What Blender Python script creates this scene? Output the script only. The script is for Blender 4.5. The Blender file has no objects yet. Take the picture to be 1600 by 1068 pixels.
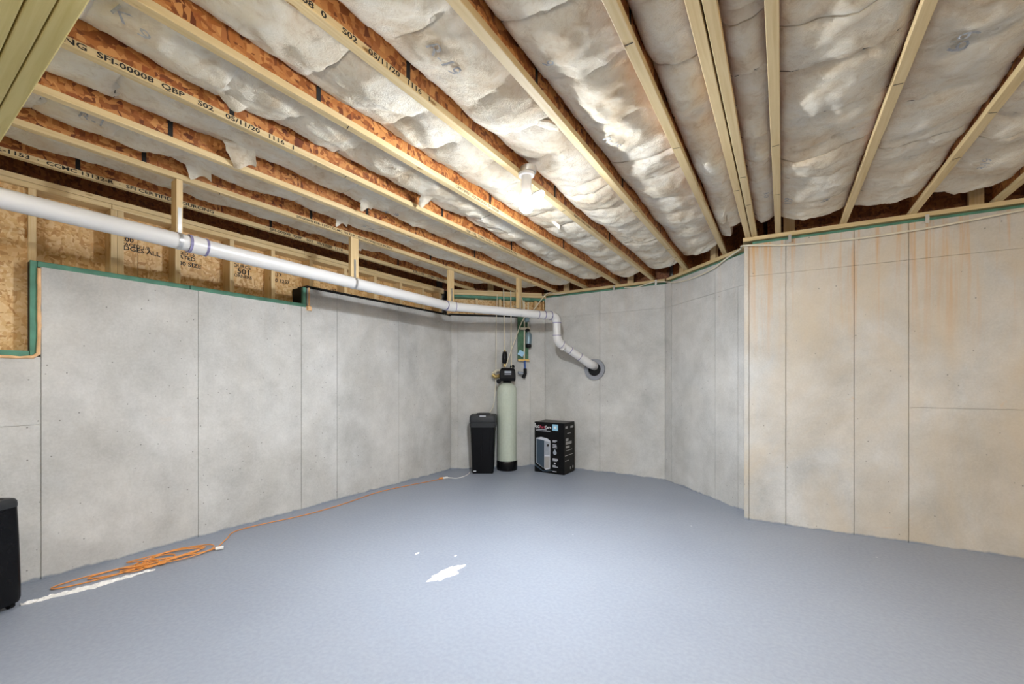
import bpy, bmesh, math, random
from mathutils import Vector, Matrix, noise as mn
random.seed(7)
sc = bpy.context.scene
COL = sc.collection
PI = math.pi
YAW = math.atan(422 / 660.6)

# ------------------------------------------------------------------ camera, world, exposure
cam_d = bpy.data.cameras.new('camera')
cam = bpy.data.objects.new('camera', cam_d)
COL.objects.link(cam)
cam.location = (0, 0, 1.35)
cam.rotation_euler = (PI / 2, 0, YAW)
cam_d.sensor_width = 36
cam_d.lens = 36 * 660.6 / 1600
cam_d.shift_y = 60 / 1600
cam_d.clip_start = 0.02
sc.camera = cam
world = bpy.data.worlds.new('world')
sc.world = world
world.use_nodes = True
world.node_tree.nodes['Background'].inputs[0].default_value = (0.6, 0.7, 0.85, 1)
world.node_tree.nodes['Background'].inputs[1].default_value = 0.02
sc.view_settings.view_transform = 'Standard'
sc.view_settings.look = 'None'
sc.view_settings.gamma = 1
sc.view_settings.use_curve_mapping = False
sc.view_settings.exposure = 1.12
sc.cycles.max_bounces = 10
sc.cycles.diffuse_bounces = 6

LAMP_CENTRE = 790.0    # radiance of the leaves of the lamp in view
LAMP_UNSEEN = [          # lamps out of view, most of them added as fill: position, radiance, colour
    ((-1.0, 0.286, 2.40), 150.0, (1.0, 0.96, 0.90)),      # added fill under the drop beam, above the camera
    ((1.5, 0.286, 2.40), 400.0, (1.0, 0.87, 0.68)),       # added fill under the drop beam, right of the camera
    ((2.3, 2.3, 2.735), 160.0, (1.0, 0.80, 0.55)),        # over the right part of the room
    ((-2.5, -1.3, 2.735), 240.0, (1.0, 0.97, 0.93)),      # added fill at the rear left
]

# ------------------------------------------------------------------ materials
def newmat(name):
    m = bpy.data.materials.new(name)
    m.use_nodes = True
    return m, m.node_tree, m.node_tree.nodes['Principled BSDF']

def N(t, kind, **kw):
    n = t.nodes.new(kind)
    for k, v in kw.items():
        if k.startswith('i_'):
            key = k[2:]
            key = int(key) if key.isdigit() else key.replace('_', ' ')
            n.inputs[key].default_value = v
        else:
            setattr(n, k, v)
    return n

def ramp(t, stops, src=None, interp='LINEAR'):
    r = t.nodes.new('ShaderNodeValToRGB')
    r.color_ramp.interpolation = interp
    els = r.color_ramp.elements
    while len(els) < len(stops):
        els.new(0.5)
    for e, (p, c) in zip(els, stops):
        e.position = p
        e.color = (*c, 1) if len(c) == 3 else c
    if src is not None:
        t.links.new(src, r.inputs[0])
    return r

def mix(t, fac, a, b, mode='MIX'):
    n = t.nodes.new('ShaderNodeMix')
    n.data_type = 'RGBA'
    n.blend_type = mode
    for s, v in ((n.inputs[0], fac), (n.inputs[6], a), (n.inputs[7], b)):
        if isinstance(v, bpy.types.NodeSocket):
            t.links.new(v, s)
        elif isinstance(v, (int, float)):
            s.default_value = v
        else:
            s.default_value = (*v, 1)
    return n.outputs[2]

def math_n(t, op, a, b=None, clamp=False):
    n = t.nodes.new('ShaderNodeMath')
    n.operation = op
    n.use_clamp = clamp
    for i, v in enumerate((a, b)):
        if v is None:
            continue
        if isinstance(v, bpy.types.NodeSocket):
            t.links.new(v, n.inputs[i])
        else:
            n.inputs[i].default_value = v
    return n.outputs[0]

def mapping(t, src, scale=(1, 1, 1), rot=(0, 0, 0), loc=(0, 0, 0)):
    m = N(t, 'ShaderNodeMapping')
    m.inputs['Scale'].default_value = scale
    m.inputs['Rotation'].default_value = rot
    m.inputs['Location'].default_value = loc
    t.links.new(src, m.inputs[0])
    return m.outputs[0]

def noise(t, vec, scale, detail=3, rough=0.5, dist=0.0):
    n = N(t, 'ShaderNodeTexNoise')
    n.inputs['Scale'].default_value = scale
    n.inputs['Detail'].default_value = detail
    n.inputs['Roughness'].default_value = rough
    n.inputs['Distortion'].default_value = dist
    t.links.new(vec, n.inputs['Vector'])
    return n.outputs[0]

def bump(t, b, height, strength=0.3, dist=0.01):
    n = N(t, 'ShaderNodeBump')
    n.inputs['Strength'].default_value = strength
    n.inputs['Distance'].default_value = dist
    t.links.new(height, n.inputs['Height'])
    t.links.new(n.outputs[0], b.inputs['Normal'])

def plain(name, col, rough=0.5, metal=0.0, var=0.06, scale=25, spec=0.5, bmp=0.0):
    m, t, b = newmat(name)
    tc = N(t, 'ShaderNodeTexCoord')
    n = noise(t, tc.outputs['Object'], scale, 4)
    r = ramp(t, [(0.3, tuple(c * (1 - var) for c in col)), (0.7, tuple(min(1, c * (1 + var)) for c in col))], n)
    t.links.new(r.outputs[0], b.inputs['Base Color'])
    b.inputs['Roughness'].default_value = rough
    b.inputs['Metallic'].default_value = metal
    b.inputs['Specular IOR Level'].default_value = spec
    if bmp:
        bump(t, b, n, bmp, 0.004)
    return m

def wood_mat(name, axis, light, dark, knot=(0.30, 0.16, 0.05)):
    m, t, b = newmat(name)
    tc = N(t, 'ShaderNodeTexCoord')
    oi = N(t, 'ShaderNodeObjectInfo')
    off = N(t, 'ShaderNodeVectorMath', operation='SCALE')
    comb = N(t, 'ShaderNodeCombineXYZ')
    for i in range(3):
        t.links.new(oi.outputs['Random'], comb.inputs[i])
    t.links.new(comb.outputs[0], off.inputs[0])
    off.inputs['Scale'].default_value = 37.0
    add = N(t, 'ShaderNodeVectorMath', operation='ADD')
    t.links.new(tc.outputs['Object'], add.inputs[0])
    t.links.new(off.outputs[0], add.inputs[1])
    s = [42, 42, 42]
    s[axis] = 1.6
    v = mapping(t, add.outputs[0], tuple(s))
    g = noise(t, v, 1.0, 5, 0.6, 0.6)
    s2 = [9, 9, 9]
    s2[axis] = 0.9
    g2 = noise(t, mapping(t, add.outputs[0], tuple(s2)), 1.0, 2)
    c = ramp(t, [(0.3, dark), (0.62, light)], g)
    c2 = mix(t, math_n(t, 'MULTIPLY', g2, 0.45), c.outputs[0], tuple(x * 0.72 for x in dark))
    # knots
    s3 = [9, 9, 9]
    s3[axis] = 3.0
    vo = N(t, 'ShaderNodeTexVoronoi')
    t.links.new(mapping(t, add.outputs[0], tuple(s3)), vo.inputs['Vector'])
    vo.inputs['Scale'].default_value = 1.0
    k = ramp(t, [(0.05, (1, 1, 1)), (0.10, (0, 0, 0))], vo.outputs['Distance'])
    c3 = mix(t, k.outputs[0], c2, knot)
    hv = N(t, 'ShaderNodeHueSaturation')
    t.links.new(c3, hv.inputs['Color'])
    t.links.new(math_n(t, 'ADD', math_n(t, 'MULTIPLY', oi.outputs['Random'], 0.22), 0.88), hv.inputs['Value'])
    t.links.new(hv.outputs[0], b.inputs['Base Color'])
    b.inputs['Roughness'].default_value = 0.62
    bump(t, b, g, 0.15, 0.003)
    return m

def osb_mat(name, cols, scale=1.0):
    m, t, b = newmat(name)
    tc = N(t, 'ShaderNodeTexCoord')
    oi = N(t, 'ShaderNodeObjectInfo')
    add = N(t, 'ShaderNodeVectorMath', operation='ADD')
    t.links.new(tc.outputs['Object'], add.inputs[0])
    comb = N(t, 'ShaderNodeCombineXYZ')
    t.links.new(math_n(t, 'MULTIPLY', oi.outputs['Random'], 11.0), comb.inputs[0])
    t.links.new(comb.outputs[0], add.inputs[1])
    vec = add.outputs[0]
    nz = N(t, 'ShaderNodeTexNoise')
    nz.inputs['Scale'].default_value = 9
    t.links.new(vec, nz.inputs['Vector'])
    wob = N(t, 'ShaderNodeVectorMath', operation='SCALE')
    t.links.new(nz.outputs['Color'], wob.inputs[0])
    wob.inputs['Scale'].default_value = 0.05
    add2 = N(t, 'ShaderNodeVectorMath', operation='ADD')
    t.links.new(vec, add2.inputs[0])
    t.links.new(wob.outputs[0], add2.inputs[1])
    out = []
    for rot, sca in (((0.5, 0.35, 0.3), (34, 8, 30)), ((-0.7, 0.2, 0.9), (10, 36, 28)), ((0.3, -0.8, -0.4), (30, 26, 8))):
        vo = N(t, 'ShaderNodeTexVoronoi')
        vo.inputs['Scale'].default_value = scale
        t.links.new(mapping(t, add2.outputs[0], sca, rot), vo.inputs['Vector'])
        sep = N(t, 'ShaderNodeSeparateColor')
        t.links.new(vo.outputs['Color'], sep.inputs[0])
        r = ramp(t, [(i / (len(cols) - 1), c) for i, c in enumerate(cols)], sep.outputs[0])
        out.append((r.outputs[0], sep.outputs[1]))
    f1 = ramp(t, [(0.45, (0, 0, 0)), (0.5, (1, 1, 1))], out[0][1], 'CONSTANT')
    f2 = ramp(t, [(0.45, (0, 0, 0)), (0.6, (1, 1, 1))], out[1][1], 'CONSTANT')
    c = mix(t, f1.outputs[0], out[0][0], out[1][0])
    c = mix(t, f2.outputs[0], c, out[2][0])
    big = noise(t, vec, 2.5, 3)
    c = mix(t, math_n(t, 'MULTIPLY', big, 0.25), c, tuple(x * 0.8 for x in cols[1]))
    t.links.new(c, b.inputs['Base Color'])
    b.inputs['Roughness'].default_value = 0.55
    bump(t, b, out[0][1], 0.12, 0.003)
    return m

def concrete_mat(name, tan=0.15, rust=0.3, paint=(0.27, 0.30, 0.35)):
    m, t, b = newmat(name)
    geo = N(t, 'ShaderNodeNewGeometry')
    P = geo.outputs['Position']
    oi = N(t, 'ShaderNodeObjectInfo')
    n1 = noise(t, mapping(t, P, (1, 1, 0.8)), 1.7, 6, 0.58, 0.5)
    n2 = noise(t, P, 5.0, 5, 0.6)
    n3 = noise(t, P, 70.0, 3, 0.6)
    base = ramp(t, [(0.30, (0.38, 0.38, 0.365)), (0.48, (0.54, 0.54, 0.525)), (0.66, (0.68, 0.675, 0.66))], n1)
    c = mix(t, 0.35, base.outputs[0], ramp(t, [(0.32, (0.38, 0.38, 0.365)), (0.68, (0.68, 0.675, 0.655))], n2).outputs[0])
    c = mix(t, 0.12, c, ramp(t, [(0.35, (0.30, 0.295, 0.28)), (0.65, (0.8, 0.79, 0.77))], n3).outputs[0])
    # panel-to-panel tone
    c = mix(t, math_n(t, 'MULTIPLY', oi.outputs['Random'], 0.12), c, (0.46, 0.455, 0.44))
    # tan staining
    nt = noise(t, mapping(t, P, (1.0, 1.0, 0.6), loc=(3.1, 1.7, 0.4)), 1.5, 5, 0.6, 0.8)
    ft = ramp(t, [(0.36, (0, 0, 0)), (0.68, (1, 1, 1))], nt)
    c = mix(t, math_n(t, 'MULTIPLY', ft.outputs[0], tan), c, (0.62, 0.50, 0.34))
    # rust runs, long and vertical, strongest near the top of the wall
    sep = N(t, 'ShaderNodeSeparateXYZ')
    t.links.new(P, sep.inputs[0])
    nr = noise(t, mapping(t, P, (15, 15, 0.5), loc=(0.7, 0.2, 0)), 1.0, 4, 0.65, 0.3)
    fr = ramp(t, [(0.52, (0, 0, 0)), (0.68, (1, 1, 1))], nr)
    zt = math_n(t, 'MULTIPLY', math_n(t, 'SUBTRACT', sep.outputs[2], 1.5), 0.85, True)
    fr2 = math_n(t, 'MULTIPLY', fr.outputs[0], math_n(t, 'MULTIPLY', zt, rust))
    c = mix(t, fr2, c, (0.60, 0.36, 0.17))
    nb = noise(t, mapping(t, P, (1, 1, 1), loc=(9, 2, 5)), 3.2, 4, 0.7, 1.0)
    fb = ramp(t, [(0.66, (0, 0, 0)), (0.74, (1, 1, 1))], nb)
    c = mix(t, math_n(t, 'MULTIPLY', fb.outputs[0], rust * 0.7), c, (0.66, 0.42, 0.24))
    # air-bubble pits
    vo = N(t, 'ShaderNodeTexVoronoi')
    vo.inputs['Scale'].default_value = 14
    t.links.new(P, vo.inputs['Vector'])
    pm = ramp(t, [(0.045, (1, 1, 1)), (0.085, (0, 0, 0))], vo.outputs['Distance'])
    sepc = N(t, 'ShaderNodeSeparateColor')
    t.links.new(vo.outputs['Color'], sepc.inputs[0])
    pk = ramp(t, [(0.50, (0, 0, 0)), (0.54, (1, 1, 1))], sepc.outputs[0])
    pit = math_n(t, 'MULTIPLY', pm.outputs[0], pk.outputs[0])
    c = mix(t, math_n(t, 'MULTIPLY', pit, 0.75), c, (0.13, 0.125, 0.115))
    # floor paint brushed up the foot of the wall
    edge = math_n(t, 'ADD', math_n(t, 'MULTIPLY', noise(t, mapping(t, P, (1, 1, 0.2)), 4.0, 5, 0.6), 0.08), -0.020)
    pf = math_n(t, 'MULTIPLY', math_n(t, 'SUBTRACT', edge, sep.outputs[2]), 70.0, True)
    c = mix(t, pf, c, paint)
    t.links.new(c, b.inputs['Base Color'])
    b.inputs['Roughness'].default_value = 0.8
    b.inputs['Specular IOR Level'].default_value = 0.25
    h = math_n(t, 'ADD', math_n(t, 'MULTIPLY', n3, 0.3), math_n(t, 'MULTIPLY', pit, -1.0))
    bump(t, b, h, 0.25, 0.004)
    return m

def floor_mat():
    m, t, b = newmat('painted_concrete_floor')
    geo = N(t, 'ShaderNodeNewGeometry')
    P = geo.outputs['Position']
    n1 = noise(t, P, 0.9, 5, 0.55)
    n2 = noise(t, P, 45, 3)
    c = ramp(t, [(0.3, (0.236, 0.264, 0.325)), (0.7, (0.268, 0.299, 0.36))], n1).outputs[0]
    c = mix(t, 0.10, c, ramp(t, [(0.35, (0.30, 0.33, 0.38)), (0.65, (0.6, 0.64, 0.70))], n2).outputs[0])
    vo = N(t, 'ShaderNodeTexVoronoi')
    vo.inputs['Scale'].default_value = 2.2
    t.links.new(P, vo.inputs['Vector'])
    pk = ramp(t, [(0.012, (1, 1, 1)), (0.022, (0, 0, 0))], vo.outputs['Distance'])
    c = mix(t, math_n(t, 'MULTIPLY', pk.outputs[0], 0.6), c, (0.8, 0.8, 0.8))
    # hairline cracks
    vc = N(t, 'ShaderNodeTexVoronoi', feature='DISTANCE_TO_EDGE')
    vc.inputs['Scale'].default_value = 0.33
    wob = noise(t, P, 3, 4)
    add = N(t, 'ShaderNodeVectorMath', operation='ADD')
    t.links.new(P, add.inputs[0])
    t.links.new(math_n(t, 'MULTIPLY', wob, 0.5), add.inputs[1])
    t.links.new(add.outputs[0], vc.inputs['Vector'])
    ck = ramp(t, [(0.0006, (1, 1, 1)), (0.0012, (0, 0, 0))], vc.outputs['Distance'])
    c = mix(t, math_n(t, 'MULTIPLY', ck.outputs[0], 0.10), c, (0.2, 0.21, 0.23))
    t.links.new(c, b.inputs['Base Color'])
    b.inputs['Roughness'].default_value = 0.42
    b.inputs['Specular IOR Level'].default_value = 0.3
    bump(t, b, noise(t, P, 18, 4, 0.6), 0.03, 0.004)
    return m

def insulation_mat():
    m, t, b = newmat('fibreglass')
    geo = N(t, 'ShaderNodeNewGeometry')
    P = geo.outputs['Position']
    n1 = noise(t, P, 3.5, 5, 0.6, 0.5)
    n2 = noise(t, P, 16, 5, 0.7, 0.8)
    n3 = noise(t, mapping(t, P, (1, 1, 1)), 120, 4, 0.7)
    c = ramp(t, [(0.28, (0.70, 0.53, 0.34)), (0.5, (0.84, 0.75, 0.60)), (0.74, (0.90, 0.87, 0.79))], n1).outputs[0]
    c = mix(t, 0.30, c, ramp(t, [(0.32, (0.46, 0.31, 0.16)), (0.48, (0.82, 0.74, 0.60)), (0.7, (0.90, 0.87, 0.80))], n2).outputs[0])
    t.links.new(c, b.inputs['Base Color'])
    b.inputs['Roughness'].default_value = 0.9
    b.inputs['Specular IOR Level'].default_value = 0.12
    n4 = noise(t, P, 38, 6, 0.75, 1.2)
    h = math_n(t, 'ADD', math_n(t, 'MULTIPLY', n4, 1.0), math_n(t, 'MULTIPLY', n3, 0.25))
    bump(t, b, h, 0.6, 0.020)
    return m

M = {}
M['conc'] = concrete_mat('poured_concrete', 0.10, 0.10)
M['conc_r'] = concrete_mat('poured_concrete_stained', 0.60, 1.0)
M['conc_core'] = plain('concrete_joint', (0.13, 0.125, 0.115), 0.9)
M['floor'] = floor_mat()
M['wood'] = wood_mat('spruce_board', 0, (0.80, 0.63, 0.36), (0.66, 0.48, 0.23))
M['woodz'] = wood_mat('spruce_stud', 2, (0.82, 0.63, 0.36), (0.68, 0.47, 0.21))
M['beam'] = wood_mat('treated_yellow_beam', 0, (0.86, 0.71, 0.29), (0.72, 0.57, 0.19))
M['osb'] = osb_mat('osb_web', [(0.10, 0.018, 0.008), (0.42, 0.14, 0.03), (0.70, 0.34, 0.11), (0.30, 0.07, 0.016)], 1.35)
M['osb_wall'] = osb_mat('osb_sheathing', [(0.46, 0.22, 0.06), (0.70, 0.44, 0.18), (0.82, 0.60, 0.32), (0.60, 0.31, 0.09)], 1.6)
M['osb_rim'] = osb_mat('osb_rim', [(0.09, 0.02, 0.008), (0.24, 0.075, 0.018), (0.34, 0.13, 0.035), (0.16, 0.04, 0.01)], 1.9)
M['ins'] = insulation_mat()
M['green'] = plain('treated_green_sill', (0.10, 0.27, 0.19), 0.7, var=0.25, scale=9)
M['green_board'] = plain('green_stained_board', (0.07, 0.16, 0.09), 0.75, var=0.3, scale=12)
M['foam'] = plain('orange_spray_foam', (0.80, 0.50, 0.26), 0.8, var=0.2, scale=14, bmp=0.5)
M['pvc'] = plain('white_pvc', (0.72, 0.71, 0.70), 0.32, var=0.02, scale=6)
M['primer'] = plain('purple_primer', (0.22, 0.20, 0.36), 0.4, var=0.35, scale=30)
M['metal'] = plain('galvanised_strap', (0.62, 0.62, 0.62), 0.35, 0.85)
M['grey_seal'] = plain('grey_sleeve', (0.27, 0.28, 0.31), 0.55)
M['black'] = plain('black_plastic', (0.006, 0.006, 0.007), 0.25, var=0.15, spec=0.18)
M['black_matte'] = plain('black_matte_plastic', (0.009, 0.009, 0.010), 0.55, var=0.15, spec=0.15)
M['charcoal'] = plain('charcoal_plastic', (0.035, 0.037, 0.04), 0.45, spec=0.15)
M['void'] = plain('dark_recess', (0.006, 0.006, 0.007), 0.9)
M['tank'] = plain('celadon_fibreglass', (0.50, 0.55, 0.46), 0.22, var=0.05, scale=40)
M['carton'] = plain('black_carton', (0.004, 0.004, 0.0045), 0.42, var=0.3, scale=8, spec=0.15)
M['carton_top'] = plain('carton_top', (0.085, 0.08, 0.075), 0.6)
M['carton_side'] = plain('carton_side', (0.014, 0.013, 0.011), 0.6, spec=0.15)
M['ink'] = plain('black_ink', (0.015, 0.013, 0.012), 0.8)
M['ink_grey'] = plain('grey_ink', (0.40, 0.40, 0.41), 0.9, var=0.3, scale=60)
M['print_white'] = plain('white_print', (0.80, 0.80, 0.80), 0.6)
M['print_grey'] = plain('grey_print', (0.34, 0.33, 0.32), 0.6)
M['print_red'] = plain('red_print', (0.55, 0.05, 0.10), 0.6)
M['print_blue'] = plain('blue_print', (0.28, 0.55, 0.72), 0.6)
M['print_navy'] = plain('navy_print', (0.035, 0.06, 0.09), 0.5)
M['print_steel'] = plain('steel_print', (0.30, 0.33, 0.38), 0.5)
M['print_pale'] = plain('pale_print', (0.55, 0.57, 0.62), 0.5)
M['cord'] = plain('orange_cord', (0.68, 0.27, 0.06), 0.45, var=0.15)
M['cable'] = plain('cream_cable', (0.72, 0.66, 0.52), 0.45)
M['white_cord'] = plain('white_cord', (0.82, 0.80, 0.77), 0.4)
M['paper'] = plain('white_paper', (0.84, 0.84, 0.84), 0.7)
M['brass'] = plain('brass', (0.55, 0.40, 0.16), 0.35, 0.9)
M['blue_pex'] = plain('blue_tube', (0.03, 0.09, 0.32), 0.35)
M['tag'] = plain('blue_tag', (0.36, 0.62, 0.82), 0.6)
M['gauge'] = plain('steel_blue_valve', (0.22, 0.31, 0.36), 0.35, 0.4)
M['flake'] = plain('white_flaking_paint', (0.80, 0.79, 0.77), 0.8, var=0.12, scale=40, bmp=0.6)
M['wire'] = plain('dark_wire', (0.03, 0.028, 0.025), 0.4, 0.6)
M['porcelain'] = plain('white_lamp_plastic', (0.8, 0.8, 0.8), 0.35)
def glow(name, col, s):
    m, t, b = newmat(name)
    b.inputs['Base Color'].default_value = (0.9, 0.9, 0.9, 1)
    b.inputs['Emission Color'].default_value = (*col, 1)
    b.inputs['Emission Strength'].default_value = s
    return m
M['led_body'] = glow('lit_lamp_body', (0.95, 0.97, 1.0), 9.0)
M['led'] = glow('led_panel', (0.90, 0.95, 1.0), LAMP_CENTRE)

# ------------------------------------------------------------------ mesh helpers
class MB:
    def __init__(s):
        s.v = []; s.f = []; s.smooth = False
    def box(s, x0, x1, y0, y1, z0, z1):
        o = len(s.v)
        s.v += [(x, y, z) for x in (x0, x1) for y in (y0, y1) for z in (z0, z1)]
        s.f += [tuple(o + i for i in q) for q in ((0, 1, 3, 2), (4, 6, 7, 5), (0, 4, 5, 1), (2, 3, 7, 6), (0, 2, 6, 4), (1, 5, 7, 3))]
        return s
    def tube(s, pts, r, n=8, cap=True):
        pts = [Vector(p) for p in pts]
        o = len(s.v)
        up = None
        for i, p in enumerate(pts):
            d = (pts[min(i + 1, len(pts) - 1)] - pts[max(i - 1, 0)]).normalized()
            if up is None:
                up = Vector((0, 0, 1)) if abs(d.z) < 0.9 else Vector((1, 0, 0))
            a = d.cross(up)
            if a.length < 1e-5:
                a = d.orthogonal()
            a.normalize()
            b = a.cross(d).normalized()
            up = b
            rr = r[i] if isinstance(r, (list, tuple)) else r
            for k in range(n):
                q = p + (a * math.cos(2 * PI * k / n) + b * math.sin(2 * PI * k / n)) * rr
                s.v.append(tuple(q))
        for i in range(len(pts) - 1):
            for k in range(n):
                k2 = (k + 1) % n
                s.f.append((o + i * n + k, o + i * n + k2, o + (i + 1) * n + k2, o + (i + 1) * n + k))
        if cap:
            s.f.append(tuple(o + k for k in range(n))[::-1])
            s.f.append(tuple(o + (len(pts) - 1) * n + k for k in range(n)))
        s.smooth = True
        return s
    def lathe(s, prof, n=32, c=(0, 0, 0)):
        o = len(s.v)
        for r, z in prof:
            for k in range(n):
                s.v.append((c[0] + r * math.cos(2 * PI * k / n), c[1] + r * math.sin(2 * PI * k / n), c[2] + z))
        for i in range(len(prof) - 1):
            for k in range(n):
                k2 = (k + 1) % n
                s.f.append((o + i * n + k, o + i * n + k2, o + (i + 1) * n + k2, o + (i + 1) * n + k))
        s.f.append(tuple(o + k for k in range(n))[::-1])
        s.f.append(tuple(o + (len(prof) - 1) * n + k for k in range(n)))
        s.smooth = True
        return s
    def loft(s, sections):
        """sections: list of (list of xy, z) with equal counts"""
        o = len(s.v)
        n = len(sections[0][0])
        for poly, z in sections:
            for x, y in poly:
                s.v.append((x, y, z))
        for i in range(len(sections) - 1):
            for k in range(n):
                k2 = (k + 1) % n
                s.f.append((o + i * n + k, o + i * n + k2, o + (i + 1) * n + k2, o + (i + 1) * n + k))
        s.f.append(tuple(o + k for k in range(n))[::-1])
        s.f.append(tuple(o + (len(sections) - 1) * n + k for k in range(n)))
        return s
    def build(s, name, mat, parent=None, loc=(0, 0, 0), rotz=0.0, bevel=0.0, smooth=None):
        me = bpy.data.meshes.new(name)
        me.from_pydata(s.v, [], s.f)
        bm = bmesh.new(); bm.from_mesh(me)
        if bevel:
            bmesh.ops.bevel(bm, geom=list(bm.edges), offset=bevel, segments=2, affect='EDGES', profile=0.5)
        bmesh.ops.recalc_face_normals(bm, faces=bm.faces)
        bm.to_mesh(me); bm.free()
        if s.smooth if smooth is None else smooth:
            me.polygons.foreach_set('use_smooth', [True] * len(me.polygons))
            try:
                me.set_sharp_from_angle(angle=math.radians(42))
            except Exception:
                pass
        me.materials.append(M[mat])
        o = bpy.data.objects.new(name, me)
        COL.objects.link(o)
        o.location = loc
        o.rotation_euler = (0, 0, rotz)
        if parent is not None:
            o.parent = parent
        return o

def tag(o, label, cat=None, group=None, kind=None):
    o['label'] = label
    if cat: o['category'] = cat
    if group: o['group'] = group
    if kind: o['kind'] = kind
    return o

def thing(name, label, cat, loc=(0, 0, 0), rotz=0.0, group=None, kind=None):
    o = bpy.data.objects.new(name, None)
    o.empty_display_size = 0.1
    COL.objects.link(o)
    o.location = loc
    o.rotation_euler = (0, 0, rotz)
    tag(o, label, cat, group, kind)
    return o

def board(name, mat, c, dims, parent=None, rotz=0.0, bevel=0.0, origin=None):
    """box centred at c (world) with dims along its local axes; parent has no rotation"""
    l, w, h = (d / 2 for d in dims)
    p = Vector(c) - (parent.location if parent is not None else Vector((0, 0, 0)))
    return MB().box(-l, l, -w, w, -h, h).build(name, mat, parent, p, rotz, bevel)

def smooth_path(pts, k=8):
    pts = [Vector(p) for p in pts]
    P = [pts[0] * 2 - pts[1]] + pts + [pts[-1] * 2 - pts[-2]]
    out = []
    for i in range(1, len(P) - 2):
        a, b, c, d = P[i - 1], P[i], P[i + 1], P[i + 2]
        for j in range(k):
            t = j / k
            out.append(0.5 * ((2 * b) + (c - a) * t + (2 * a - 5 * b + 4 * c - d) * t * t + (3 * b - a - 3 * c + d) * t ** 3))
    out.append(pts[-1])
    return out

_txt = {}
def text_mesh(s, size, bold=0.022):
    """flat lettering as verts/faces in the xy plane, starting at x=0"""
    key = (s, bold)
    if key not in _txt:
        cu = bpy.data.curves.new('lettering', 'FONT')
        cu.body = s
        cu.size = 1.0
        cu.resolution_u = 2
        cu.offset = bold
        ob = bpy.data.objects.new('lettering', cu)
        COL.objects.link(ob)
        dg = bpy.context.evaluated_depsgraph_get()
        me = bpy.data.meshes.new_from_object(ob.evaluated_get(dg))
        _txt[key] = ([tuple(v.co) for v in me.vertices], [tuple(p.vertices) for p in me.polygons])
        bpy.data.objects.remove(ob); bpy.data.curves.remove(cu); bpy.data.meshes.remove(me)
    v, f = _txt[key]
    return [(x * size, y * size) for x, y, z in v], f

def lettering(name, s, size, mat, parent, origin, ux, uy, stretch=1.0, lift=None, bold=0.022):
    """writing laid on a surface: origin, ux (reading direction), uy (up), all in parent space"""
    v, f = text_mesh(s, size, bold)
    ux = Vector(ux).normalized(); uy = Vector(uy).normalized()
    mb = MB()
    for x, y in v:
        p = ux * (x * stretch) + uy * y
        if lift is not None:
            p = lift(p + Vector(origin)) - Vector(origin)
        mb.v.append(tuple(p))
    mb.f = list(f)
    return mb.build(name, mat, parent, origin)

for s in ('LG',): text_mesh(s, 1)

# ------------------------------------------------------------------ layout constants (metres)
JZ = 2.735                 # underside of joists
XL = -4.235                # face of left wall
CT = 2.66                  # top of full-height concrete
ORD = ['first', 'second', 'third', 'fourth', 'fifth', 'sixth', 'seventh', 'eighth', 'ninth', 'tenth', 'eleventh', 'twelfth', 'thirteenth', 'fourteenth', 'fifteenth', 'sixteenth']
A1 = (XL, 4.91); A2 = (-3.185, 5.965); A3 = (-1.34, 5.965); A4 = (-0.33, 4.965)
R1 = (-0.31, 4.672); R2 = (4.2, 4.951)
R_ANG = math.atan2(R2[1] - R1[1], R2[0] - R1[0])

def wall_end(x):
    """y of the wall face that carries the joist at x"""
    if x < A2[0]: return 4.91 + (x - XL)
    if x < A3[0]: return 5.965
    if x < -0.42: return 5.965 - (x - A3[0])
    return R1[1] + (x - R1[0]) * math.tan(R_ANG)

# ------------------------------------------------------------------ structure: floor, ceiling, walls
fl = MB().box(-4.75, 4.4, -4.2, 6.2, -0.15, 0).build('floor', 'floor')
tag(fl, 'grey-blue painted concrete floor of the basement', 'floor', kind='structure')
ce = MB().box(-4.75, 4.4, -4.2, 6.2, JZ + 0.305, JZ + 0.33).build('ceiling', 'osb_rim')
tag(ce, 'board subfloor above the joists and insulation', 'ceiling', kind='structure')

def wall(name, label, p0, p1, rects, mat='conc', thick=0.25, gap=0.0045):
    """rects: (s0, s1, z0, z1) panels along p0->p1; interior on the right-hand side of p0->p1"""
    p0 = Vector((*p0, 0)); p1 = Vector((*p1, 0))
    ang = math.atan2(p1.y - p0.y, p1.x - p0.x)
    core = MB()
    for (s0, s1, z0, z1) in rects:
        core.box(s0, s1, 0.012, thick, z0, z1)
    w = core.build(name, 'conc_core' if mat != 'none' else mat, None, p0, ang)
    w.data.materials[0] = M[mat]
    tag(w, label, 'wall', kind='structure')
    g = gap / 2
    for (s0, s1, z0, z1) in rects:
        a = 0 if z0 < 0.01 else g
        lx, lz = (s1 - s0) / 2 - g, (z1 - z0 - a) / 2
        MB().box(-lx, lx, 0, 0.014, -lz, lz).build('panel', mat, w, ((s0 + s1) / 2, 0, (z0 + a + z1) / 2), 0, 0.0)
    # joints show as shadowed grooves: a dark mortar line sits in every vertical groove
    return w

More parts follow.
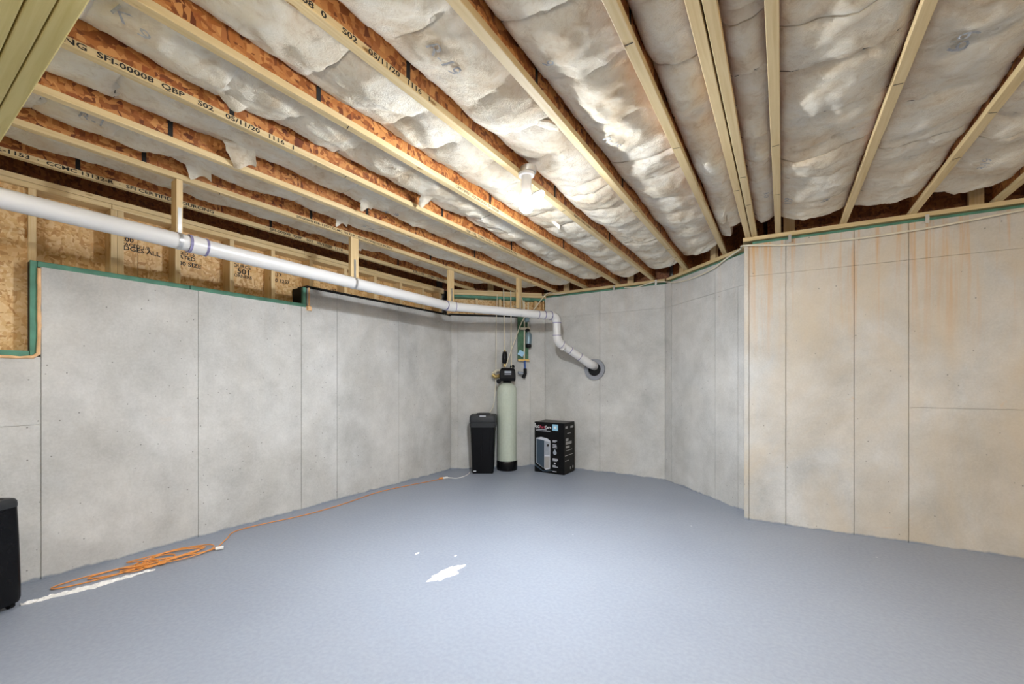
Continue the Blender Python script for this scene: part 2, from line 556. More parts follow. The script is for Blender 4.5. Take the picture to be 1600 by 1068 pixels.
# left wall: y along the wall from -4.2
y0 = -4.2
ys = [-4.2, -3.0, -1.75, -0.52, 0.696, 1.614, 2.54, 2.605, 2.963, 3.871, 4.91]
rects = []
for a, b in zip(ys[:-1], ys[1:]):
    if b <= 0.70:
        rects.append((a - y0, b - y0, 0, 1.05)); rects.append((a - y0, b - y0, 1.05, 1.51))
    elif b <= 2.55:
        rects.append((a - y0, b - y0, 0, 2.12))
    elif b <= 2.61 or a < 2.61:
        continue
    else:
        rects.append((a - y0, b - y0, 0, 2.325))
WL = wall('wall_left', 'grey poured concrete wall with a stepped top on the left', (XL, y0), A1, rects)
def prism_panel(parent, poly):
    mb = MB(); n = len(poly)
    mb.v = [(s, 0, z) for s, z in poly] + [(s, 0.014, z) for s, z in poly]
    mb.f = [tuple(range(n)), tuple(range(n, 2 * n))[::-1]] + [(i, (i + 1) % n, n + (i + 1) % n, n + i) for i in range(n)]
    return mb.build('panel', 'conc', parent)
prism_panel(WL, [(2.543 - y0, 0), (2.96 - y0, 0), (2.96 - y0, 2.325), (2.605 - y0, 2.325), (2.605 - y0, 2.12), (2.543 - y0, 2.12)])
cr = MB().box(2.54 - y0, 2.963 - y0, 0.012, 0.25, 0, 2.12).box(2.605 - y0, 2.963 - y0, 0.012, 0.25, 2.12, 2.325).build('step_core', 'conc', WL)
LCH = math.hypot(A2[0] - A1[0], A2[1] - A1[1])
wall('wall_left_corner', 'narrow angled concrete wall behind the water softener', A1, A2,
     [(0, 0.105, 0, 2.335), (0.105, 1.24, 0, 2.335), (1.24, LCH, 0, 2.335)])
wall('wall_back', 'straight concrete back wall where the white pipe leaves', A2, A3,
     [(0, 0.915, 0, 2.335), (0.915, 1.845, 0, 2.335), (0, 0.915, 2.335, CT), (0.915, 1.845, 2.335, CT)])
RCH = math.hypot(A4[0] - A3[0], A4[1] - A3[1])
wall('wall_right_corner', 'angled concrete wall between back wall and stained right wall', A3, A4,
     [(0, 0.15, 0, 2.335), (0.15, 0.985, 0, 2.335), (0.985, 1.335, 0, 2.335), (1.335, RCH, 0, 2.335),
      (0, 0.15, 2.335, CT), (0.15, 0.985, 2.335, CT), (0.985, RCH, 2.335, CT)])
RL = math.hypot(R2[0] - R1[0], R2[1] - R1[1])
sR = [0, 0.04, 0.34, 0.842, 1.201, 2.25, 3.3, RL]
rr = []
for i, (a, b) in enumerate(zip(sR[:-1], sR[1:])):
    if i == 0:
        rr.append((a, b, 0, CT)); continue
    rr.append((a, b, 2.352, CT))
    if i < 4:
        rr.append((a, b, 0, 2.352))
    else:
        rr.append((a, b, 0, 1.125)); rr.append((a, b, 1.125, 2.352))
wall('wall_right', 'tan rust-stained concrete wall on the right', R1, R2, rr, 'conc_r')
ret = MB().box(R1[0], R1[0] + 0.25, R1[1] + 0.02, 5.2, 0, CT).build('wall_return', 'conc')
tag(ret, 'short return where the right wall steps forward', 'wall', kind='structure')
# unseen rest of the basement shell
w = MB().box(4.2, 4.4, -4.2, 5.2, 0, JZ + 0.3).build('wall_side', 'conc_r'); tag(w, 'concrete wall closing the basement at the far right', 'wall', kind='structure')
w = MB().box(-4.5, 4.4, -4.4, -4.2, 0, JZ + 0.3).build('wall_rear', 'conc'); tag(w, 'concrete wall closing the basement behind the camera', 'wall', kind='structure')

bk = MB().box(-5.0, 4.6, 6.2, 6.35, -0.15, JZ + 0.33).build('wall_outer', 'conc')
tag(bk, 'earth-side outer face of the foundation behind the back wall', 'wall', kind='structure')
bk = MB().box(-5.0, -4.75, -4.4, 6.2, -0.15, JZ + 0.33).build('wall_outer', 'conc')
tag(bk, 'earth-side outer face of the foundation behind the left wall', 'wall', kind='structure')
# ------------------------------------------------------------------ framed knee wall on the stepped left wall
XF = -4.315                # front of studs
kw = thing('stud_wall', 'knee wall of pale studs and board sheathing above the left concrete wall', 'framing', (XF, 2.3, 1.51))
def rel(o, p): return tuple(Vector(p) - o.location)
def kb(name, mat, x0, x1, y0_, y1_, z0, z1, rotz=0.0):
    c = ((x0 + x1) / 2, (y0_ + y1_) / 2, (z0 + z1) / 2)
    if rotz:
        return board(name, mat, c, (y1_ - y0_, x1 - x0, z1 - z0), kw, rotz, 0.002)
    return board(name, mat, c, (x1 - x0, y1_ - y0_, z1 - z0), kw, 0, 0.002)
for zz in (2.660, 2.6985):
    segs = ((-3.9, 1.075), (1.078, 4.84)) if zz < 2.67 else ((-3.9, 2.62), (2.623, 4.84))
    for a, b in segs:
        kb('top_plate', 'wood', XF - 0.14, XF, a, b, zz, zz + 0.0365, PI / 2)
stud_y = [0.651, 1.07, 1.109, 1.477, 1.895, 2.273, 2.68, 3.112, 3.544, 3.967, 4.385]
for y in stud_y:
    zb = 1.548 if y < 0.64 else (2.158 if y < 2.55 else 2.363)
    kb('stud', 'woodz', XF - 0.14, XF, y, y + 0.038, zb, 2.659)
kb('end_stud', 'woodz', XF - 0.14, XF, 4.73, 4.768, 2.363, 2.659)
for a, b, zb, zt in ((0.685, 1.27, 2.12, 2.735), (1.273, 2.60, 2.12, 2.735), (2.603, 3.75, 2.33, 2.735), (3.753, 4.95, 2.33, 2.735)):
    kb('sheathing', 'osb_wall', XF - 0.153, XF - 0.1405, a, b, zb, zt)
for a, b in ((-3.9, -0.55), (-0.547, 0.66)):
    kb('sheathing', 'osb_wall', XF - 0.035, XF - 0.0235, a, b, 1.549, 2.659)
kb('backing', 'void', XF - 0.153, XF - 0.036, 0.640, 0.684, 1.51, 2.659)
def sill(x0, a, b, z):
    kb('sill_plate', 'green', XF - 0.14, x0, a, b, z, z + 0.038)
sill(-4.25, -3.9, 0.02, 1.51); sill(-4.25, 0.023, 0.647, 1.51)
sill(-4.245, 0.682, 1.555, 2.12); sill(-4.245, 1.56, 2.43, 2.12); sill(-4.245, 2.435, 2.60, 2.12)
dk = kb('sill_plate', 'black_matte', XF - 0.14, -4.275, 2.625, 4.80, 2.325, 2.363)
kb('jamb_plate', 'green', -4.262, -4.243, 0.648, 0.680, 1.51, 2.157)
kb('jamb_seal', 'black_matte', XF - 0.035, -4.263, 0.652, 0.680, 1.549, 2.157)  # black piece standing in for the shaded gap behind the jamb
kb('jamb_plate', 'green', -4.275, -4.243, 2.562, 2.598, 2.158, 2.33)
kb('jamb_seal', 'black_matte', XF - 0.12, -4.276, 2.562, 2.598, 2.158, 2.33)  # shade beside the step, put in as a black piece
# stamped ink on the sheathing
for (y, z, s, sz, fl_) in ((1.15, 2.47, '2:00', 0.05, 1), (1.15, 2.40, 'EDGES ALL', 0.05, 1), (1.15, 2.435, 'SPACED 1/8', 0.035, 1), (1.52, 2.46, 'SIZED 16', 0.035, 1), (1.96, 2.355, 'CORNERS', 0.04, 1), (1.52, 2.42, 'RATED', 0.045, 1), (1.52, 2.365, '300 SIZE', 0.05, 1),
                      (1.96, 2.45, 'SOURCE', 0.045, 1), (2.02, 2.39, '501', 0.075, 1), (2.33, 2.44, '21:17', 0.05, 1), (2.33, 2.38, '160 1257', 0.05, 1), (2.72, 2.42, 'T2', 0.06, 1), (3.02, 2.39, '185', 0.05, 1)):
    lettering('stamped_print', s, sz, 'ink', kw, rel(kw, (XF - 0.139, y, z)), (0, 1, 0), (0, 0, 1), 1.1)
# foam bead around the low opening
fb = [(-4.232, y, 1.503 + 0.006 * mn.noise((0, y * 14, 0))) for y in [i * 0.04 for i in range(-40, 16)]] + [(-4.232, 0.66, 1.508), (-4.232, 0.684, 1.53)] + \
     [(-4.236, 0.688 + 0.004 * mn.noise((3, z * 16, 0)), z) for z in [1.6 + i * 0.03 for i in range(18)]]
tag(MB().tube([(p[0] + 0.0, p[1], p[2]) for p in fb], [0.010 + 0.005 * mn.noise((1, i * 0.7, 0)) for i in range(len(fb))], 8).build('foam_bead', 'foam'),
    'orange spray-foam bead along the low step of the left wall', 'foam')
fb2 = [(-4.234, 2.622 + 0.004 * mn.noise((3, z * 26, 0)), z) for z in [2.09 + i * 0.02 for i in range(13)]]
tag(MB().tube(fb2, [0.028 if i < 3 else 0.009 for i in range(len(fb2))], 8).build('foam_bead', 'foam'), 'small orange foam lump where the left wall steps up again', 'foam')

# ------------------------------------------------------------------ framed pocket on the angled corner
def chp(s, n, z):
    """point along the angled left corner: s along, n into the wall"""
    u = Vector((A2[0] - A1[0], A2[1] - A1[1], 0)).normalized()
    nn = Vector((-u.y, u.x, 0))
    return Vector((*A1, 0)) + u * s + nn * n + Vector((0, 0, z))
cw = thing('stud_wall', 'short framed pocket with green plate above the corner behind the softener', 'framing', chp(LCH / 2, 0.1, 2.335))
ANG1 = math.atan2(A2[1] - A1[1], A2[0] - A1[0])
def cb(name, mat, s0, s1, n0, n1, z0, z1, mat2=None):
    board(name, mat, chp((s0 + s1) / 2, (n0 + n1) / 2, (z0 + z1) / 2), (s1 - s0, n1 - n0, z1 - z0), cw, ANG1, 0.002)
cb('bottom_plate', 'black_matte', -0.02, LCH + 0.03, 0.035, 0.2, 2.336, 2.372)
cb('sheathing', 'osb_wall', -0.05, 0.70, 0.145, 0.157, 2.372, 2.62)
cb('sheathing', 'osb_wall', 0.703, LCH + 0.06, 0.145, 0.157, 2.372, 2.62)
for s in (0.38, 0.75, 1.13, 1.33):
    cb('stud', 'woodz', s, s + 0.038, 0.05, 0.144, 2.373, 2.620)
cb('end_panel', 'osb_wall', LCH - 0.03, LCH - 0.015, 0.0, 0.14, 2.373, 2.62)
cb('green_plate', 'green', -0.02, LCH + 0.02, 0.03, 0.16, 2.621, 2.6595)
cb('upper_plate', 'wood', -0.05, LCH + 0.02, 0.0, 0.16, 2.660, 2.697)

# ------------------------------------------------------------------ plates on the other walls
def plates(label, p0, p1, s0, s1, first=CT, breaks=()):
    p0 = Vector((*p0, 0)); p1 = Vector((*p1, 0))
    u = (p1 - p0).normalized(); nn = Vector((-u.y, u.x, 0)); ang = math.atan2(u.y, u.x)
    mid = p0 + u * ((s0 + s1) / 2) + nn * 0.1
    t = thing('wall_plate', label, 'plate', (mid.x, mid.y, first))
    cuts = [s0, *breaks, s1]
    for a, b in zip(cuts[:-1], cuts[1:]):
        c = p0 + u * ((a + b) / 2)
        l = b - a - 0.002
        g = c + nn * 0.125 + Vector((0, 0, first + 0.0185))
        if first < 2.69:
            board('treated_sill', 'green', g, (l, 0.14, 0.036), t, ang)
        g = c + nn * 0.08 + Vector((0, 0, 2.7165))
        board('upper_plate', 'wood', g, (l, 0.15, 0.0365), t, ang, 0.002)
    return t
plates('pale plank plate on top of the back wall', A2, A3, -0.03, 1.84)
plates('pale plank plate on top of the angled right corner', A3, A4, 0.02, RCH + 0.05, breaks=(0.36,))
plates('pale plank plate with green sill on top of the stained right wall', R1, R2, 0.07, RL, breaks=(2.4,))
plates('thin plank plate over the green plate at the softener corner', A1, A2, -0.03, LCH - 0.05, first=2.698)
tag(board('plate_block', 'wood', (-0.285, 4.745, 2.7165), (0.08, 0.12, 0.0365), None, R_ANG), 'short plate block on the corner where right wall steps forward', 'plate')
# rim boards closing the joist ends
def rim(label, p0, p1, off, s0, s1):
    p0 = Vector((*p0, 0)); p1 = Vector((*p1, 0))
    u = (p1 - p0).normalized(); nn = Vector((-u.y, u.x, 0)); ang = math.atan2(u.y, u.x)
    c = p0 + u * ((s0 + s1) / 2) + nn * off
    tag(board('rim_board', 'osb_rim', (c.x, c.y, JZ + 0.1515), (s1 - s0, 0.028, 0.301), None, ang), label, 'board')
rim('dark strand-board rim above the left knee wall', (XL, -4.0), A1, 0.24, 0, 8.84)
rim('dark strand-board rim above the softener corner', A1, A2, 0.155, -0.12, LCH + 0.03)
rim('dark strand-board rim above the back wall', A2, A3, 0.155, -0.03, 1.87)
rim('dark strand-board rim above the angled right corner', A3, A4, 0.155, -0.03, RCH + 0.10)
rim('dark strand-board rim above the stained right wall', R1, R2, 0.155, 0.2, RL)

# ------------------------------------------------------------------ I-joists
JX = [-4.045, -3.54, -3.045, -2.53, -2.03, -1.53, -1.035, -0.555, -0.302, -0.248, -0.055, 0.435, 0.895, 1.39, 1.88, 2.37]
JW = 0.046
prints = {
    0: [(0.42, 'ESR-1153  ·  CCMC 13132-R  ·  SFI CERTIFIED SOURCING', 'ink', 0.034), (2.05, '·  SFI-00008  QBP   S02   05/11/20  1116', 'ink', 0.034), (3.9, 'ESR-1153  ·  CCMC 13132-R', 'ink', 0.034)],
    1: [(2.05, 'SFI-00008 ESR-1153 · CCMC 13132-R · SFI CERTIFIED SOURCING', 'ink', 0.026)],
    3: [(0.42, 'CING  SFI-00008  QBP    S02    05/11/20   1116   1', 'ink', 0.034), (3.1, 'ESR-1153 · CCMC 13132-R · SFI CERTIFIED SOURCING', 'ink', 0.026)],
    4: [(2.35, 'CERTIFIED SOURCING  SFI-00008', 'ink', 0.026)],
    5: [(0.80, '-00008  0     S02    05/11/20   1116   1', 'ink', 0.034), (3.3, 'ESR-1153 · CCMC 13132-R', 'ink', 0.022)],
}
jl = {0: 'with long black print above the left wall', 1: 'carrying the pipe hangers', 2: 'with plain pale flange',
      3: 'with black date print on its flange', 4: 'with greenish flange passing left of the lamp', 5: 'that carries the lamp', 6: 'just right of the lamp',
      7: 'ending at the angled right corner', 8: 'left member of the doubled pair', 9: 'right member of the doubled pair', 10: 'seen almost straight from below',
      11: 'ending midway along stained wall', 12: 'near the right edge', 13: 'at the far right corner of view', 14: 'over the right end of the stained wall', 15: 'furthest right'}
for i, x in enumerate(JX):
    e = wall_end(x + JW / 2) + (0.115 if i < 15 else 0.10)
    s = -4.1
    if i == 0:
        e = 5.19
    ym = (s + e) / 2
    j = thing('floor_joist', f'{ORD[i]} floor joist from the left, {jl[i]}', 'joist', (x + JW / 2, ym, JZ))
    L = e - s
    MB().box(-L / 2, L / 2, -JW / 2, JW / 2, 0, 0.036).build('bottom_flange', 'wood', j, (0, 0, 0), PI / 2, 0.0025)
    MB().box(-L / 2, L / 2, -0.005, 0.005, 0.034, 0.268).build('web', 'osb', j, (0, 0, 0), PI / 2)
    MB().box(-L / 2, L / 2, -JW / 2, JW / 2, 0.266, 0.302).build('top_flange', 'wood', j, (0, 0, 0), PI / 2)
    for (yy, s_, mat, sz) in prints.get(i, ()):
        acc = ''
        for word in s_.split(' '):
            if word:
                w1 = max(p[0] for p in text_mesh(acc + word, sz)[0]); w0 = max(p[0] for p in text_mesh(word, sz)[0])
                lettering('printed_text', word, sz, mat, j, (JW / 2 + 0.0012, yy - ym + (w1 - w0) * 1.45, 0.007), (0, 1, 0), (0, 0, 1), 1.45)
            acc += word + ' '
    if x < -0.4:
        for k in range(3):
            yy = 0.9 + k * 1.35 + random.uniform(-0.2, 0.2) + i * 0.13
            if yy < e - 0.5:
                MB().box(-0.0005, 0.0007, -0.012, 0.012, 0.04, 0.17).build('ink_mark', 'ink', j, (0.0056, yy - ym, 0))
    # small pencil ticks on the underside
    for k in range(2):
        yy = random.uniform(1.2, e - 0.6)
        MB().box(-0.018, 0.018, -0.002, 0.002, -0.0012, 0.0).build('pencil_tick', 'ink', j, (0, yy - ym, -0.0002), random.uniform(-0.4, 0.4))

# squash blocks standing on the plates
for (x, y, r, lab) in ((-1.83, 6.04, 0, 'short upright block on back wall plate, right of the lamp joist'),
                       (-2.84, 6.04, 0, 'short upright block on back wall plate, above the pipe elbow'),
                       (-1.10, 5.86, -PI / 4, 'short upright block at the left end of the angled right corner plate'),
                       (-0.665, 5.405, -PI / 4, 'short upright block midway on the angled right corner plate'),
                       (0.055, 4.79, R_ANG, 'orange-lit upright block beside the straight-on joist on stained wall plate'),
                       (1.31, 4.87, R_ANG, 'short upright block near the right end of stained wall plate'),
                       (-3.87, 5.43, PI / 4, 'short upright block on plate above the softener')):
    tag(board('squash_block', 'woodz', (x, y, JZ + 0.1505), (0.089, 0.038, 0.299), None, r, 0.002), lab, 'block')

# ------------------------------------------------------------------ drop beam crossing above the camera
bt = thing('drop_beam', 'yellow built-up wooden beam crossing at the upper left corner', 'beam', (-1.5, 0.22, 2.36))
for k, (a, b) in enumerate(((0.060, 0.148), (0.154, 0.242), (0.249, 0.337))):
    pass
BEAMZ = 2.40
for k, (a, b) in enumerate(((0.215, 0.259), (0.263, 0.309), (0.3125, 0.358))):
    board('ply', 'beam', (-0.25, (a + b) / 2, (BEAMZ + JZ) / 2), (7.9, b - a, JZ - BEAMZ - 0.001), bt, 0, 0.004)

# ------------------------------------------------------------------ fibreglass batts, one thing each
def fbm(x, y, z, o=4):
    s = 0; a = 1
    for _ in range(o):
        s += a * mn.noise((x, y, z)); x *= 2.03; y *= 2.03; z += 7.1; a *= 0.5
    return s
class Bay:
    def __init__(s, idx, x0, x1, lift, sag):
        s.i, s.x0, s.x1, s.lift, s.sag = idx, x0, x1, lift, sag
        rnd = random.Random(idx * 31 + 5)
        s.wires = []
        y = -3.9 + rnd.uniform(0, 0.3)
        while y < 6:
            s.wires.append((y, rnd.uniform(-0.10, 0.10), rnd.uniform(0.3, 1.0)))
            y += rnd.uniform(0.30, 0.52)
    def z(s, x, y):
        u = (x - s.x0) / (s.x1 - s.x0)
        u = min(1, max(0, u))
        e = JZ + 0.038 + s.lift
        prof = math.sin(PI * u) ** 0.6
        z = e - s.sag * prof
        z += 0.028 * fbm(x * 2.2 + s.i * 9, y * 2.0, 1.3, 3) * (0.5 + prof)
        z += 0.030 * mn.noise((s.i * 3.7 + (0 if u < 0.5 else 50), y * 3.1, 4.0)) * (1 - prof)
        # pillows between support wires, with a lap at each wire
        prev = None; nxt = None
        for w in s.wires:
            yw = w[0] + w[1] * (u - 0.5) * 2 * 0.5 + 0.02 * mn.noise((x * 9, w[0] * 5, 0))
            if yw <= y: prev = (yw, w[2])
            else:
                nxt = (yw, w[2]); break
        if prev and nxt:
            t = (y - prev[0]) / (nxt[0] - prev[0])
            z -= 0.026 * math.sin(PI * t) ** 0.7 * prof
            z += 0.022 * prev[1] * math.exp(-t * 9) * (0.3 + prof)
            z -= 0.010 * nxt[1] * math.exp(-(1 - t) * 12) * prof
        # wrinkles
        r = 1 - abs(mn.noise((x * 7 + s.i * 5, y * 5 + x * 2, 2.2)))
        z -= 0.012 * (r ** 6) * prof
        r2 = 1 - abs(mn.noise((x * 13 + s.i, y * 17, 8.2)))
        z -= 0.005 * r2 ** 4
        z += 0.006 * mn.noise((x * 26, y * 26, s.i)) + 0.009 * mn.noise((x * 11, y * 11, s.i + 4.0)) * prof
        return max(z, JZ - 0.035)
def bay_name(b):
    return BAYLAB[b]
bays = []
spec = [  # left x, right x, lift of the edges above the flange, sag of the middle
    (-4.44, JX[0] + 0.018, 0.13, 0.03), ]
for k in range(len(JX) - 1):
    a, b = JX[k] + JW / 2 + 0.006, JX[k + 1] + JW / 2 - 0.006
    spec.append((a, b, [0.10, 0.095, 0.10, 0.105, 0.10, 0.10, 0.095, 0.085, 0.2, 0.075, 0.05, 0.05, 0.05, 0.05, 0.05][k],
                 [0.05, 0.05, 0.055, 0.06, 0.06, 0.06, 0.055, 0.05, 0.0, 0.03, 0.05, 0.05, 0.055, 0.055, 0.055][k]))
bayjoist = {0: 'left of the first joist', 9: None}
PLACE = ['at far end', 'second from far end', 'third from far end', 'fourth from far end']
BAYS = {}
for k, (x0, x1, lift, sag) in enumerate(spec):
    if k == 9: continue
    bay = Bay(k, x0, x1, lift, sag)
    BAYS[k] = bay
    xm = (x0 + x1) / 2
    end = wall_end(xm) - (0.02 if xm < 0 else 0.03)
    if k == 0: end = 4.80
    rnd = random.Random(100 + k)
    cuts = [end]
    while cuts[-1] > 0.2 and len(cuts) < 4:
        cuts.append(cuts[-1] - rnd.uniform(1.15, 1.45))
    cuts[-1] = -4.05
    for pi_, (yb, ya) in enumerate(zip(cuts[:-1], cuts[1:])):
        fine_from = max(ya, -0.2)
        stepx = 0.020
        nx = max(6, int((x1 - x0) / stepx))
        ylist = []
        y = ya
        while y < yb - 1e-4:
            ylist.append(y)
            y += 0.020 if y > 0.2 else 0.15
        ylist.append(yb)
        ny = len(ylist)
        mb = MB()
        ox, oy, oz = xm, (ya + yb) / 2, JZ + 0.05
        bottom = []
        for j, y in enumerate(ylist):
            for i in range(nx + 1):
                u = i / nx
                x = x0 + (x1 - x0) * u
                yy = y
                z = bay.z(x, y)
                if pi_ == 0:        # rounded, ragged end by the rim
                    wallc = wall_end(x) - 0.02 if k else end
                    dd = (y - (end - 1.0))
                    yy = y + (wallc - end) * max(0, min(1, dd)) if k else y
                    rag = 0.05 + 0.07 * (fbm(x * 4 + k, 3.3, 1.0, 3) + 0.5)
                    q = (end - y) / 0.28
                    if q < 1:
                        z += 0.17 * (1 - math.sqrt(max(0, 1 - (1 - q) ** 2)))
                        yy -= rag * (1 - q)
                else:
                    q = (yb - y) / 0.05
                    if q < 1: z += 0.016 * (1 - q) ** 2; yy += 0.010 * mn.noise((x * 8, k, yb)) - 0.003
                q = (y - ya) / 0.03
                if q < 1: z += 0.012 * (1 - q) ** 2
                # ragged side edges
                if i == 0: x += 0.004
                if i == nx: x -= 0.004
                mb.v.append((x - ox, yy - oy, z - oz))
        W = nx + 1
        for j in range(ny - 1):
            for i in range(nx):
                a = j * W + i
                mb.f.append((a, a + W, a + W + 1, a + 1))
        # closed back so the batt has thickness
        ring = [i for i in range(W)] + [j * W + nx for j in range(1, ny)] + [(ny - 1) * W + i for i in range(nx - 1, -1, -1)] + [j * W for j in range(ny - 2, 0, -1)]
        o = len(mb.v)
        for q in ring:
            v = mb.v[q]
            mb.v.append((v[0], v[1], JZ + 0.262 - oz))
        n = len(ring)
        for q in range(n):
            mb.f.append((ring[q], ring[(q + 1) % n], o + (q + 1) % n, o + q))
        mb.f.append(tuple(o + q for q in range(n)))
        mb.smooth = True
        if k == 0: bl = 'left of the first joist'
        elif k in (8,): bl = 'between the eighth joist and the doubled pair'
        elif k == 10: bl = 'in the narrow bay right of the doubled pair'
        else: bl = f'between {ORD[k - 1]} and {ORD[k]} joists from the left'
        ob = mb.build('insulation_batt', 'ins', None, (ox, oy, oz))
        tag(ob, f'white fibreglass batt {bl}, {PLACE[pi_]}', 'insulation', 'ceiling insulation batts')
        # support wires pressed up into the batt
        for (yw, sk, st) in bay.wires:
            if ya + 0.02 < yw < yb - 0.15 and yw > 0.3 and (k >= 8 or st > 0.8):
                pts = []
                for q in range(9):
                    u = q / 8
                    x = x0 + (x1 - x0) * (0.02 + 0.96 * u)
                    y = yw + sk * (u - 0.5)
                    pts.append((x - ox, y - oy, bay.z(x, y) - 0.001 - oz + 0.012 * math.sin(PI * u)))
                MB().tube(pts, 0.0017, 5).build('support_wire', 'wire', ob)
        ob['_yr'] = (ya, yb)
        BAYS[(k, pi_)] = ob

# printed grade marks on the batts
def batt_print(k, x, y, s, size, ux, uy):
    bay = BAYS[k]
    for p in range(4):
        ob = BAYS.get((k, p))
        if ob and ob['_yr'][0] <= y <= ob['_yr'][1]:
            L0 = ob.location
            lift = lambda v: Vector((v.x, v.y, min(bay.z(v.x + L0.x + dx, v.y + L0.y + dy) for dx in (-0.025, 0, 0.025) for dy in (-0.025, 0, 0.025)) - 0.003 - L0.z))
            lettering('printed_grade', s, size * 0.8, 'ink_grey', ob, (x - L0.x, y - L0.y, 0), ux, uy, 1.0, lift, 0.0)
            return
for (k, x, y, s, size, ux, uy) in (
        (6, -1.30, 1.33, 'R-19', 0.12, (0.0, 1, 0), (1, 0.1, 0)), (7, -0.92, 1.68, '9', 0.10, (0, 1, 0), (1, 0, 0)), (7, -0.90, 2.40, 'R-19', 0.09, (0.3, 1, 0), (1, -0.3, 0)),
        (11, 0.06, 4.02, 'R19', 0.10, (0.1, -1, 0), (-1, -0.1, 0)), (11, 0.30, 4.10, 'R-8', 0.09, (0.1, -1, 0), (-1, -0.1, 0)), (12, 0.60, 2.40, '6-19', 0.13, (0, 1, 0), (1, 0, 0)),
        (4, -2.25, 0.55, 'K 9', 0.11, (-0.2, 1, 0), (1, 0.2, 0)), (2, -3.22, 0.66, 'R-1', 0.10, (0, 1, 0), (1, 0, 0)), (3, -2.90, 2.46, 'R-19', 0.10, (0, 1, 0), (1, 0, 0)),
        (2, -3.30, 2.55, 'R-19', 0.09, (0, 1, 0), (1, 0, 0)), (13, 1.12, 4.0, 'R-19', 0.08, (0, -1, 0), (-1, 0, 0)), (10, -0.12, 3.8, 'R-19', 0.06, (0, 1, 0), (1, 0, 0))):
    batt_print(k, x, y, s, size, ux, uy)

# loose flaps hanging from the batt edges
def flap(k, x, y, w, l, drop, yawr, name='loose_flap'):
    for p in range(4):
        ob = BAYS.get((k, p))
        if ob and ob['_yr'][0] <= y <= ob['_yr'][1]: break
    bay = BAYS[k]
    mb = MB(); n = 8
    zt = bay.z(x, y) + 0.02
    for side in (0, 1):
        for a in range(n + 1):
            t = a / n
            for b in range(n + 1):
                q = b / n - 0.5
                px = t * l
                pz = -drop * t ** 1.3 + 0.02 * math.sin(q * 5 + k) * t - side * 0.012
                py = q * w * (1 - 0.25 * t) + 0.01 * mn.noise((t * 4, q * 6, k))
                c, s_ = math.cos(yawr), math.sin(yawr)
                mb.v.append((px * c - py * s_, px * s_ + py * c, pz))
    W = n + 1
    for side in (0, 1):
        o = side * W * W
        for a in range(n):
            for b in range(n):
                i = o + a * W + b
                mb.f.append((i, i + 1, i + W + 1, i + W))
    ring = [b for b in range(W)] + [a * W + n for a in range(1, W)] + [n * W + b for b in range(n - 1, -1, -1)] + [a * W for a in range(n - 1, 0, -1)]
    for q in range(len(ring)):
        a, b = ring[q], ring[(q + 1) % len(ring)]
        mb.f.append((a, b, b + W * W, a + W * W))
    mb.smooth = True
    L0 = ob.location
    mb.build(name, 'ins', ob, (x - L0.x, y - L0.y, zt - L0.z))
for a in ((2, -3.33, 1.26, 0.16, 0.14, 0.06, 2.6), (3, -2.84, 1.30, 0.17, 0.15, 0.07, 2.5), (3, -2.80, 2.25, 0.12, 0.13, 0.05, 2.7), (2, -3.28, 2.35, 0.12, 0.12, 0.05, 2.6),
          (6, -1.20, 2.12, 0.15, 0.14, 0.03, 0.4), (4, -2.33, 1.02, 0.16, 0.12, 0.03, 2.3), (5, -1.80, 3.45, 0.06, 0.10, 0.07, 0.3), (4, -2.30, 2.4, 0.1, 0.12, 0.04, 2.7), (1, -3.75, 2.9, 0.1, 0.12, 0.04, 2.8)):
    flap(*a)

# ------------------------------------------------------------------ lamps
def leaf_lamp(label, x, y, z, led, turn=0.0, tilt=(40, 40, 40), drop=0.0):
    """folding-leaf garage lamp: the leaves shine from their undersides"""
    lamp = thing('ceiling_lamp', label, 'lamp', (x, y, z))
    MB().lathe([(0.052, -0.018), (0.055, -0.012), (0.055, -0.0005)], 24).build('mounting_plate', 'porcelain', lamp)
    MB().lathe([(0.022, -0.045 - drop), (0.03, -0.040 - drop), (0.034, -0.03 - drop * 0.6), (0.034, -0.018)], 24).build('socket', 'porcelain', lamp)
    MB().lathe([(0.046, -0.125 - drop), (0.056, -0.10 - drop), (0.056, -0.075 - drop), (0.045, -0.052 - drop), (0.02, -0.0455 - drop)], 24).build('lamp_body', 'led_body', lamp)
    MB().lathe([(0.004, -0.150 - drop), (0.028, -0.145 - drop), (0.044, -0.126 - drop)], 24).build('diffuser', led, lamp)
    for k, a in enumerate((241, 1, 121)):
        n = 10
        out = []
        for i in range(n * 2):
            t = 2 * PI * i / (n * 2)
            out.append((0.098 + 0.055 * math.cos(t), 0.044 * math.sin(t) * (1.15 - 0.2 * math.cos(t))))
        til = Matrix.Rotation(math.radians(a + turn), 4, 'Z') @ Matrix.Translation((0, 0, -0.120 - drop)) @ Matrix.Rotation(math.radians(-tilt[k]), 4, 'Y')
        def leaf(z0, z1, sc_):
            mb = MB()
            for zz in (z0, z1):
                mb.v += [tuple(til @ Vector((0.098 + (px - 0.098) * sc_, py * sc_, zz))) for px, py in out]
            m_ = len(out)
            mb.f = [tuple(range(m_))[::-1], tuple(range(m_, 2 * m_))] + [(i, (i + 1) % m_, m_ + (i + 1) % m_, m_ + i) for i in range(m_)]
            return mb
        p = leaf(0.001, 0.012, 1.0).build('leaf', 'porcelain', lamp, smooth=False)
        leaf(-0.003, 0.001, 0.94).build('led_face', led, p, smooth=False)
    return lamp
LX, LY = JX[5] + JW + 0.040, 2.44
leaf_lamp('lit white folding-leaf garage lamp hanging beside a joist', LX, LY, JZ, 'led', 0, (30, 32, 35), 0.11)
